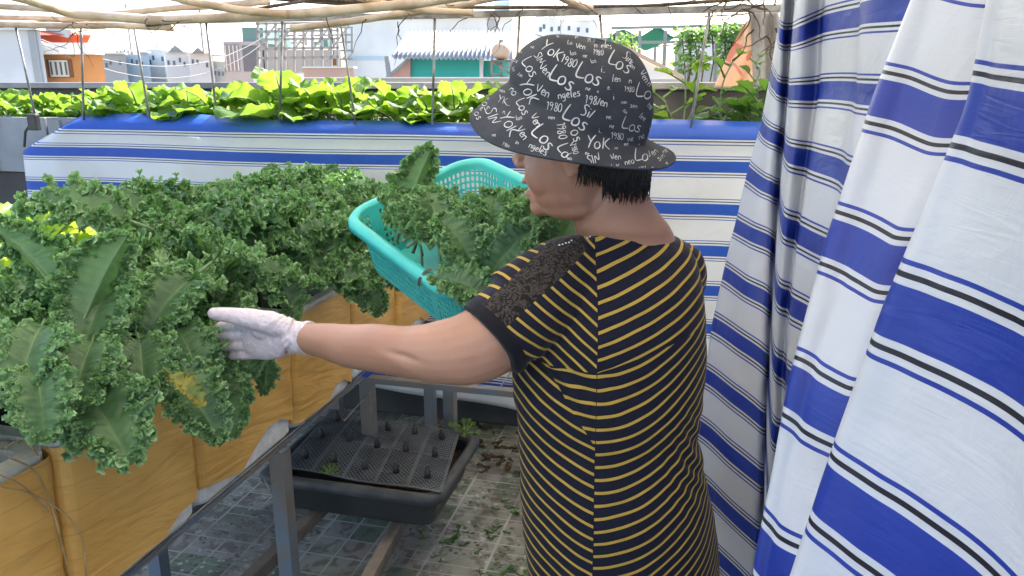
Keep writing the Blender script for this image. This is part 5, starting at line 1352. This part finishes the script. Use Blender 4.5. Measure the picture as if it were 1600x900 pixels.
# the same print on the side turned away, laid out round the crown
rw = random.Random(3)
for k in range(34):
    tx = rw.choice(['Los', 'YOK', 'Ven', 'SIN', '1980', 'ngeles']); th = rw.uniform(R(20), R(160)); pi_ = rw.choice([12, 15, 18, 21, 24, 28, 31, 34]); hh = rw.uniform(.012, .022); rot = rw.uniform(-.9, .9)
    wtot = sum(GL[ch][1] for ch in tx); xo = -wtot/2
    r0, z0 = pr[pi_]; r1, z1 = pr[pi_+1]; sl = math.hypot(r1-r0, z1-z0) or 1e-4; dr_, dz_ = (r1-r0)/sl, (z1-z0)/sl
    for ch in tx:
        st_, wd = GL[ch]
        for s_ in st_:
            pts = []
            for a, b_ in s_:
                X_, Y_ = (a+xo)*hh, (b_-.5)*hh; xx = X_*math.cos(rot)-Y_*math.sin(rot); yy = X_*math.sin(rot)+Y_*math.cos(rot)
                pp = hatpt(max(.02, r0+dr_*yy), z0+dz_*yy, th-xx/max(.05, r0)); h = hat_bv.find_nearest(pp)
                n_ = h[1] if h[1].dot(pp-HB-Vector((0, 0, -.1))) > 0 else -h[1]; pts.append((h[0]+n_*.0008, n_))
            vs2 = []
            for i, (p, n_) in enumerate(pts):
                a = pts[max(0, i-1)][0]; b_ = pts[min(len(pts)-1, i+1)][0]; t_ = (b_-a); t_ = t_.normalized() if t_.length > 1e-6 else Vector((1, 0, 0)); sd_ = t_.cross(n_).normalized(); vs2 += [p+sd_*.0008, p-sd_*.0008]
            mb.add(vs2, [(2*i, 2*i+1, 2*i+3, 2*i+2) for i in range(len(pts)-1)])
        xo += wd
M['print'] = mat('white_print', (.62, .64, .66), .8, .1, 60, bmp=0)
o = mb.build('lettering', M['print'], hat); o.data.transform(Matrix.Translation(-BASE))
# slippers
for i, sx in enumerate((-.07, .065)):
    c_ = Vector((BASE.x+sx, BASE.y+(.02 if sx < 0 else -.01), 0)); f2 = Vector((-.64, .77, 0)); s2 = Vector((-.77, -.64, 0)); P = []
    for zz, g in ((.002, 1), (.018, 1.02)):
        P.append([c_+f2*(.05+.125*math.cos(2*PI*k/28)*g)+s2*.048*math.sin(2*PI*k/28)*g+Vector((0, 0, zz)) for k in range(28)])
    mb = MB().loft(P); mb.tube([c_+f2*.08+s2*(.045*math.cos(t))+Vector((0, 0, .018+.055*math.sin(t))) for t in [PI*k/10 for k in range(11)]], .006, 8)
    o = mb.build('slipper', M['black_pl'], woman); o.data.transform(Matrix.Translation(-BASE))
# ------------------------------------------------------------------ unseen roof added to shade the near part of the terrace, outside the frame
m, b = newmat('added_roof_sheet'); x, y, z, v = coords(); setc(b, (.66, .68, .70)); b.inputs['Roughness'].default_value = .5; translucent(b, (.92, .87, .77), .66); M['added_roof'] = m  # tint and translucence chosen to warm and brighten the shaded foreground
rt = empty('added_shade_roof', (-.5, .8, 0), 0, 'unseen pale sheet roof on thin posts, added to shade the near terrace', 'roof')
iv = Matrix.Translation((.5, -.8, 0))
mb = MB(); mb.grid(lambda a, b_: Vector((-1.62+4.7*a, -.75+4.35*b_, 2.32+.012*math.sin(a*2*PI*32))), 320, 8); mb.grid(lambda a, b_: Vector((-.75+3.83*a, 3.61+.7*b_, 2.325+.012*math.sin(a*2*PI*26))), 260, 2)  # edges shaped for the light; second sheet keeps a sun strip off the tray
o = mb.build('sheet', M['added_roof'], rt, True); o.matrix_parent_inverse = iv; sol = o.modifiers.new('t', 'SOLIDIFY'); sol.thickness = .002
for x_, y_ in ((-1.6, -.7), (3.0, -.7), (3.0, 3.56), (-1.6, .9)):
    o = MB().box((x_-.02, y_-.02, .001), (x_+.02, y_+.02, 2.30)).build('post', M['steel'], rt); o.matrix_parent_inverse = iv
o = MB().box((-1.62, -.74, 2.262), (3.04, -.70, 2.299)).box((-1.62, 3.54, 2.262), (3.04, 3.58, 2.299)).build('beam', M['steel'], rt); o.matrix_parent_inverse = iv

# ------------------------------------------------------------------ the city beyond
def bm_(name, c, **k): M[name] = mat(name, c, k.pop('rough', .85), k.pop('var', .08), k.pop('scale', .6), bmp=.1, bdist=.02, **k)
bm_('white_render', (.72, .71, .69)); bm_('orange_render', (.55, .25, .09)); bm_('white_trim', (.76, .74, .70)); bm_('window_recess', (.20, .10, .055)); bm_('grey_render', (.42, .42, .41)); bm_('red_tile', (.55, .11, .07), scale=3)
bm_('teal_panel', (.05, .42, .36)); bm_('glass_dark', (.12, .15, .17), rough=.3); bm_('pink_render', (.58, .34, .27)); bm_('pale_blue', (.45, .57, .66)); bm_('scaff', (.30, .30, .29)); bm_('tealgrey', (.16, .30, .28)); bm_('netgreen', (.05, .16, .13)); bm_('peach', (.62, .36, .24)); bm_('rose', (.52, .16, .13)); bm_('beige', (.56, .40, .28))
m, b = newmat('corrugated_sheet'); x, y, z, v = coords(); setc(b, mix(ss(nz(v, 1.5, 4), .4, .7), (.42, .43, .43), (.30, .31, .32))); b.inputs['Roughness'].default_value = .5; b.inputs['Metallic'].default_value = .3; M['corr'] = m
def bld(name, px0, px1, pyt, D, dep, mt, label, cat='building', zb=-12, rz=0):
    a = CP(px0, pyt, D); c_ = CP(px1, pyt, D); u, v = c2w((a.x+c_.x)/2, D); rt = empty(name, (u, v, zb), YAW+rz, label, cat)
    rt['o'] = 0; del rt['o']
    hw = (c_.x-a.x)/2; hh = a.z-zb
    sl_ = max(0, -c_.x/D*dep*1.02); sr_ = max(0, a.x/D*dep*1.02)
    if sl_ > 0: bl_, br_ = -hw-sl_*1.1, hw-sl_
    elif sr_ > 0: bl_, br_ = -hw+sr_, hw+sr_*1.1
    else: bl_, br_ = -hw, hw
    o = MB().add([(-hw,0,0),(hw,0,0),(br_,dep,0),(bl_,dep,0),(-hw,0,hh),(hw,0,hh),(br_,dep,hh),(bl_,dep,hh)], [(0,3,2,1),(4,5,6,7),(0,1,5,4),(1,2,6,5),(2,3,7,6),(3,0,4,7)]).build('wall', M[mt], rt)
    def rect(nm, q0, y0, q1, y1, mt2, pr_=.08, deep=.1, par=rt, bev=0):
        A = CP(q0, y0, D); B = CP(q1, y1, D); cx = (a.x+c_.x)/2
        return MB().box((A.x-cx, -pr_, B.z-zb), (B.x-cx, -pr_+deep, A.z-zb), bev=bev).build(nm, M[mt2], par)
    return rt, rect, hw, a.z-zb
# white block at the left edge
rt, rect, hw, h = bld('white_house', -90, 62, 47, 15, 7, 'white_render', 'plain white rendered house wall at the left edge of the photo')
rect('cornice', -92, 44, 63, 47.2, 'white_trim', .12, .3); rect('pipe', 56, 48, 58, 130, 'grey_render', .06, .05)
# orange house
rt, rect, hw, h = bld('orange_house', 60, 160, 85, 19, 7, 'orange_render', 'orange house with a red tiled gable, white cornice and a white barred window')
rect('cornice', 52, 68, 160, 85.5, 'white_trim', .35, .45); f = rect('window_recess', 73, 93, 116, 121, 'window_recess', .03, .05)
w_ = empty('w', (0, 0, 0)); bpy.data.objects.remove(w_)
fr = rect('window', 78, 94, 110, 120, 'white_trim', .06, .03)
for k in range(4): 
    g = rect('pane', 80+7.6*k, 97, 85.6+7.6*k, 117, 'glass_dark', .075, .02, fr)
rect('pilaster', 61, 86, 70, 130, 'white_trim', .02, .05)
# red roof
A = [CP(57, 68, 19), CP(142, 73, 19), CP(84, 44, 20.5), CP(120, 46, 20.5), CP(62, 68, 24), CP(145, 70, 24)]
cx = (CP(60, 85, 19).x+CP(160, 85, 19).x)/2
Pq = [Vector((p.x-cx, p.y-19, p.z+12)) for p in A]
mb = MB(); 
ridge0 = Vector((Pq[2].x, .6, Pq[2].z)); ridge1 = Vector((Pq[2].x-1.6, 4, Pq[2].z)); e0 = Vector((Pq[0].x, -.3, h+.42)); e0b = Vector((Pq[0].x-2.0, 4, h+.42)); e1_ = Vector((Pq[1].x+.2, -.3, h+.42)); e1b = Vector((Pq[1].x-2.2, 4, h+.42))
mb.add([e0, e0b, ridge1, ridge0, e1_, e1b], [(0, 3, 2, 1), (4, 5, 2, 3), (0, 4, 3), (1, 2, 5), (0, 1, 5, 4)]); o = mb.build('roof', M['red_tile'], rt)
mb = MB(); mb.bar(e0-Vector((0, .05, 0)), ridge0-Vector((0, .05, 0)), .12, .22); mb.bar(ridge0-Vector((0, .06, 0)), Vector((0.2, -.3, h+.45)), .10, .18); mb.build('barge_board', M['grey_render'], rt)
# low distant houses
dist = [(160,196,84,36,'grey_render','low grey house right of the orange one'),(192,232,82,40,'pale_blue','bluish grey distant house behind the third rod'),(228,262,78,44,'white_render','white distant house with two roof tanks'),(258,300,82,38,'white_render','wide white distant house in the middle of the gap'),(296,332,84,34,'white_trim','cream distant house with a gable left of the scaffolded block'),(330,362,96,42,'grey_render','small grey distant house beside the scaffolded block'),
 (838,870,28,40,'white_render','pale tower behind the hat top, with roof clutter'),(868,935,32,48,'white_trim','pale washed out block behind the top of the hat')]
for i, (a, c_, t_, D, mt, lab) in enumerate(dist):
    rt, rect, hw, h = bld('distant_house', a, c_, t_, D, 8, mt, lab)
    rr = random.Random(i)
    for k in range(4):
        q = a+3+(c_-a-8)*k/4+rr.uniform(0, 2); y_ = t_+8+rr.uniform(0, 8)
        if k != 2 or i % 2: rect('window', q, y_, q+4, y_+7, 'glass_dark', .02, .05)
    rect('cornice', a-1, t_-1.5, c_+1, t_+.8, 'white_trim', .2, .4)
    if i in (2,): 
        for q in (250, 273): rect('roof_tank', q-20, 64, q-16, 78, 'grey_render', -1, .8)
    if i in (3, 4):
        p = CP((a+c_)/2, t_, D); mb = MB(); mb.add([(-hw*.6, -.3, h), (hw*.6, -.3, h), (0, -.3, h+hw*.5), (-hw*.6, 5, h), (hw*.6, 5, h), (0, 5, h+hw*.5)], [(0,1,2),(3,5,4),(0,2,5,3),(1,4,5,2),(0,3,4,1)]); mb.build('roof', M['scaff'], rt)
    if i in (0, 6): 
        for q in range(5): rect('roof_tank', a+4+q*6, t_-rr.uniform(3, 9), a+7+q*6, t_, 'scaff', -1, .6)
# scaffolded building
rt, rect, hw, h = bld('scaffolded_building', 412, 532, 78, 27, 8, 'grey_render', 'grey half built block wrapped in scaffolding, left of the white building')
rect('tower', 357, 66, 414, 130, 'grey_render', .5, 6); rect('green_cladding', 384, 44, 418, 68, 'tealgrey', .4, 3); f = rect('glazing', 358, 70, 384, 112, 'scaff', .52, .03)
for k in range(4): rect('pane', 360+6*k, 72, 364.6+6*k, 111, 'white_trim', .56, .03, f)
rect('glazing', 386, 72, 412, 112, 'glass_dark', .52, .03)
rect('window', 517, 92, 528, 102, 'window_recess', .03, .05)
mb = MB(); a_ = (CP(412, 78, 27).x+CP(532, 78, 27).x)/2
def q3(px, py, dy=-.8): p = CP(px, py, 27); return Vector((p.x-a_, dy, p.z+12))
for px in (415, 428, 442, 456, 470, 484, 498, 512, 526, 536): mb.bar(q3(px, 38), q3(px, 130), .07); mb.bar(q3(px, 40, 1.5), q3(px, 80, 1.5), .07)
for py in (40, 52, 64, 78, 92): mb.bar(q3(412, py), q3(538, py-2), .07); mb.bar(q3(412, py, 1.5), q3(538, py-2, 1.5), .06)
for px in range(415, 530, 28): mb.bar(q3(px, 78), q3(px+26, 42), .05)
mb.build('scaffolding', M['scaff'], rt)
rr = random.Random(2)
for k in range(7): px = 425+k*15; rect('planks', px, 50+rr.uniform(0, 18), px+rr.uniform(5, 11), 60+rr.uniform(6, 16), rr.choice(['white_trim', 'tealgrey', 'grey_render']), -.2, .5)
# pink wall
rt, rect, hw, h = bld('pink_wall', 474, 552, 106, 20, .4, 'pink_render', 'low pink wall below the scaffolded block', 'wall'); rect('coping', 473, 104, 553, 106.2, 'white_trim', .05, .5)
rt, rect, hw, h = bld('cream_wall', 395, 475, 114, 21, .4, 'white_trim', 'low cream wall left of the pink one', 'wall'); rect('coping', 394, 112.6, 476, 114.2, 'grey_render', .05, .5)
# big white building
rt, rect, hw, h = bld('white_building', 536, 800, 28, 30, 10, 'white_render', 'large plain white building behind the corrugated roof'); rect('cornice', 534, 25, 802, 28.5, 'white_trim', .2, .4); rect('blue_band', 536, 88, 604, 94, 'pale_blue', .03, .05)
rect('window', 762, 30, 776, 48, 'grey_render', .03, .05)
rt, rect, hw, h = bld('glass_tower', 772, 796, -20, 34, 5, 'pale_blue', 'narrow pale blue glass tower rising behind the white building')
for k in range(5): rect('floor_band', 772, -12+14*k, 796, -10.5+14*k, 'white_trim', .05, .1)
# shed with corrugated roof
D = 14; zb = -12
u, v_ = c2w(CP(700, 88, D).x, D); rt = empty('shed', (u, v_, zb), YAW, 'shed with a grey corrugated roof and bright turquoise wall', 'shed'); cx = CP(700, 88, D).x
def q4(px, py, dy=0): p = CP(px, py, D+dy); return Vector((p.x-cx, dy, p.z-zb))
mb = MB(); a = q4(612, 88, -.4); b_ = q4(800, 90, -.4); c_ = q4(800, 50, 3.0); d_ = q4(636, 50, 3.0); N_ = 26*6
g = []
for j, (p, q) in enumerate(((a, b_), (d_, c_))):
    for k in range(N_+1): s_ = p.lerp(q, k/N_); g.append(s_+Vector((0, 0, .035*math.sin(2*PI*k/6))))
mb.add(g, [(k, k+1, N_+1+k+1, N_+1+k) for k in range(N_)]); o = mb.build('roof', M['corr'], rt, True); sol = o.modifiers.new('t', 'SOLIDIFY'); sol.thickness = .02
p0, p1 = q4(641, 90), q4(749, 91); MB().box((p0.x, 0, 0), (p1.x, 3, p0.z)).build('wall', M['teal_panel'], rt)
p0, p1 = q4(755, 94), q4(802, 94); MB().box((p0.x, .3, 0), (p1.x, 3, p0.z)).build('side_wall', M['teal_panel'], rt)
p0, p1 = q4(749.2, 90), q4(754.8, 91); MB().box((p0.x, -.05, 0), (p1.x, .1, p0.z)).build('post', M['white_trim'], rt)
mb = MB(); p = [q4(606, 121, -.1), q4(641, 121, -.1), q4(641, 90, -.1)]; mb.add([*p, *[x_+Vector((0, .2, 0)) for x_ in p]], [(0,1,2),(3,5,4),(0,3,4,1),(1,4,5,2),(0,2,5,3)]); mb.build('gable', M['pink_render'], rt)
MB().bar(q4(604, 88, -.2), q4(608, 122, -.2), .07).bar(q4(604, 122, -.2), q4(641, 90, -.2), .05).build('corner_trim', M['scaff'], rt)
# ledge in front
rt, rect, hw, h = bld('roof_ledge', 478, 812, 122, 9.0, 1.2, 'grey_render', 'long pale concrete ledge running below the shed', 'ledge'); rect('coping', 476, 120.5, 814, 122.3, 'white_trim', .06, 1.3)
# round tank on a stand
D = 11; c_ = CP(783, 80, D); u, v_ = c2w(c_.x, D); rt = empty('water_tank', (u, v_, -12), YAW, 'small round beige water tank on a timber stand, left of the hat', 'tank')
MB().ell((0, 0, c_.z+12), (.13, .13, .12)).build('tank', M['beige'], rt, True); mb = MB().tube([(0, 0, c_.z+12.10), (0, 0, c_.z+12.15)], .03, 10); mb.build('cap', M['scaff'], rt)
mb = MB(); zt = c_.z+12-.12
for a in (-.13, 0, .13): mb.bar((a, -.05, zt), (a*1.2, -.05, 0), .03)
for k in range(3): mb.bar((-.15, -.06, zt-.03-.14*k), (.15, -.06, zt-.10-.14*k), .02); 
mb.bar((-.14, -.07, zt), (.35, -.07, zt-.33), .03); mb.bar((-.14, 0, zt-.01), (.14, 0, zt-.01), .3, .02); mb.build('stand', M['timber'], rt)
# clutter right of tank
D = 12
rt, rect, hw, h = bld('sloped_shed', 795, 840, 92, D, 2, 'grey_render', 'low grey lean-to partly hidden by the hat brim', 'shed')
# netting house at the right
D = 9; c0 = CP(960, 60, D); u, v_ = c2w(CP(1060, 60, D).x, D); rt = empty('net_house', (u, v_, -12), YAW, 'open frame with dark green shade net and climbing plants, right of the hat', 'net house'); cx = CP(1060, 60, D).x
def q5(px, py, dy=0): p = CP(px, py, D); return Vector((p.x-cx, dy, p.z+12))
mb = MB()
for px in (965, 1000, 1040, 1080, 1122, 1160, 1200): mb.bar(q5(px, 48), Vector((q5(px, 48).x, 0, 0)), .035); mb.bar(q5(px, 48, 2.2), Vector((q5(px, 48).x, 2.2, 0)), .035)
mb.bar(q5(955, 44), q5(1220, 38), .03); mb.bar(q5(955, 66), q5(1220, 66), .03); mb.bar(q5(955, 44, 2.2), q5(1220, 38, 2.2), .03); mb.build('frame', M['scaff'], rt)
m, b = newmat('green_shade_net'); x, y, z, v = coords(); setc(b, (.04, .17, .13)); b.inputs['Roughness'].default_value = .9; translucent(b, (.08, .35, .25), .4); M['gnet'] = m
mb = MB().grid(lambda a, b_: q5(962+120*a, 50+14*b_*(1-.4*a)+2*math.sin(a*9), .05+2.0*b_)+Vector((0, 0, .04*math.sin(a*14))), 30, 8); o = mb.build('net', M['gnet'], rt, True); o.modifiers.new('t', 'SOLIDIFY').thickness = .004
rt, rect, hw, h = bld('pale_wall', 1060, 1240, 58, 10.6, .3, 'grey_render', 'pale grey wall overgrown with thin climbing plants behind the net house', 'wall'); 
for k in range(4): rect('panel', 1066+26*k, 62, 1088+26*k, 100, 'white_trim', .02, .03)
mb = None
# white lean-to roof
D = 7.5; u, v_ = c2w(CP(1020, 90, D).x, D); rt = empty('white_lean_to', (u, v_, -12), YAW, 'white sloping lean-to roof just right of the hat', 'shed'); cx = CP(1020, 90, D).x
def q6(px, py, dy=0): p = CP(px, py, D); return Vector((p.x-cx, dy, p.z+12))
mb = MB(); P = [q6(975, 76), q6(1062, 122), q6(1062, 124), q6(975, 124)]; mb.add([*P, *[x_+Vector((0, 2, 0)) for x_ in P]], [(0,1,2,3),(7,6,5,4),(0,4,5,1),(1,5,6,2),(0,3,7,4)]); mb.build('wall', M['white_trim'], rt)
mb = MB(); mb.bar(q6(972, 73, -.05), q6(1066, 121, -.05), .05, .03); mb.build('roof_edge', M['beige'], rt)
MB().box((q6(975, 124).x, 0, 0), (q6(1062, 124).x, 2, q6(975, 124.2).z)).build('base', M['grey_render'], rt)
# climbing plants on the net house
vl2 = broad_leaf(90, L=.07, Wd=.06, bend=.5, pet=.02, nt_=6, ns=3)
for i, (px0, px1, py0, py1, n_, D, lab) in enumerate(((1060,1100,50,110,170,8.6,'thin climbing plant covering the left post of the net house'),(1125,1165,42,112,330,8.6,'dense climbing plant hanging at the right of the net house'),(955,990,55,80,60,8.6,'yellowish climbing plant on the net just right of the hat top'),(1060,1200,44,58,280,8.7,'climbing plants trailing along the top of the net house'))):
    rr = random.Random(70+i); S = []; c_ = CP((px0+px1)/2, py1, D); u, v_ = c2w(c_.x, D); Wl = Vector((u, v_, c_.z)); mb = MB()
    for k in range(n_):
        p = CP(rr.uniform(px0, px1), py0+(py1-py0)*rr.random()**1.2, D+rr.uniform(-.15, .15)); a, b_ = c2w(p.x, p.y); S.append((vl2, rotm(rr.uniform(0, 6.28), R(rr.uniform(-60, 40)), rr.uniform(-1, 1)), (a-u, b_-v_, p.z-c_.z), rr.uniform(.5, 1.1), rr.random()))
    rt = empty('climbing_plant', tuple(Wl), 0, lab, 'climbing plant', 'climbing plants on the net house'); Vv, Ff, Cc = join_leaves(S); link('leaves', np_mesh('leaves', Vv, Ff, Cc, M['vine' if i != 2 else 'mustard']), None, rt)
    for k in range(4):
        a = CP(px0+(px1-px0)*(k+.5)/4, py0, D); c2 = CP(px0+(px1-px0)*(k+.3)/4, 150, D); A = Vector((*c2w(a.x, a.y), a.z))-Wl; B = Vector((*c2w(c2.x, c2.y), c2.z))-Wl; mb.tube([A, A.lerp(B, .5)+Vector((.04, 0, 0)), B], .008, 5)
    mb.build('stems', M['twig'], rt)
# peach coloured printed cloth behind the vines
m, b = newmat('peach_printed_cloth'); x, y, z, v = coords()
blob = ss(nz(v, 5, 1, .6), .53, .55); blob2 = ss(nz(combine(x+3, y, z*1.3), 7, 1, 1.0), .60, .62)
c_ = mix(blob, (.70, .50, .36), (.76, .60, .46)); c_ = mix(blob2, c_, (.58, .27, .22)); setc(b, c_); b.inputs['Roughness'].default_value = .7; translucent(b, c_, .4); M['peachcloth'] = m
def peach(a, b_):
    yb = 32+105*b_; xl = 1168-52*b_**.8; xr = 1172+34*min(1, b_*1.5); p = WP(xl+(xr-xl)*a, yb, v=3.72); p.y += .03*math.sin(a*7+b_*3)+.02*noise.noise(Vector((a*4, b_*4, 0))); return p
mb = MB().grid(peach, 24, 30); o = mb.build('hanging_cloth', M['peachcloth'], None, True); o.modifiers.new('t', 'SOLIDIFY').thickness = .002; tag(o, 'peach and rose printed cloth hanging in a peak behind the vines at the right', 'cloth')
def gc(a, b_):
    p = WP(1172+6*b_+44*a, 18+118*b_, v=3.66); p.y += .03*math.sin(a*11+b_*2); return p
M['greycloth'] = mat('grey_cloth', (.42, .40, .40), .8, .15, 5)
mb = MB().grid(gc, 16, 20); o = mb.build('hanging_cloth', M['greycloth'], None, True); o.modifiers.new('t', 'SOLIDIFY').thickness = .002; tag(o, 'crumpled pale grey cloth hanging between the peach cloth and the striped curtain', 'cloth')
cr_ = MB().tube([WP(1100, 26, v=3.7), WP(1290, 14, v=3.7)], .004, 6); o = cr_.build('line', M['rod'], None); tag(o, 'thin cord from which the peach and grey cloths hang', 'cord')

def cable(a, b_, sag, lab):
    A, B = a, b_; pts = []
    for k in range(17):
        t = k/16; p = A.lerp(B, t); p = Vector((*c2w(p.x, p.y), p.z-sag*4*t*(1-t))); pts.append(p)
    o = MB().tube(pts, .012, 5).build('cable', M['scaff']); tag(o, lab, 'cable', 'cables strung between the far houses')
cable(CP(60, 60, 18), CP(420, 52, 26), .8, 'black cable sagging between the orange house and the scaffolded block')
cable(CP(60, 66, 18.2), CP(420, 60, 26), 1.0, 'second, lower black cable right of the orange house')
cable(CP(800, 40, 16), CP(1200, 34, 12), .4, 'thin cable passing behind the hat towards the net house')
for i, (px, py, D, h_) in enumerate(((205, 80, 39.5, 2.2), (318, 82, 33.5, 2.0), (560, 25, 30.2, 1.6), (880, 31, 47.5, 3.0))):
    p = CP(px, py, D); u, v_ = c2w(p.x, p.y); mb = MB().tube([(0, 0, 0), (0, 0, h_)], .035, 6)
    for k in range(4): mb.bar((-.5+.08*k, 0, h_-.12-.2*k), (.5-.08*k, 0, h_-.12-.2*k), .03)
    o = mb.build('antenna', M['scaff']); o.location = (u, v_, p.z); tag(o, 'thin roof antenna on the '+('bluish grey house', 'cream gabled house', 'large white building', 'pale block behind the hat')[i], 'antenna')
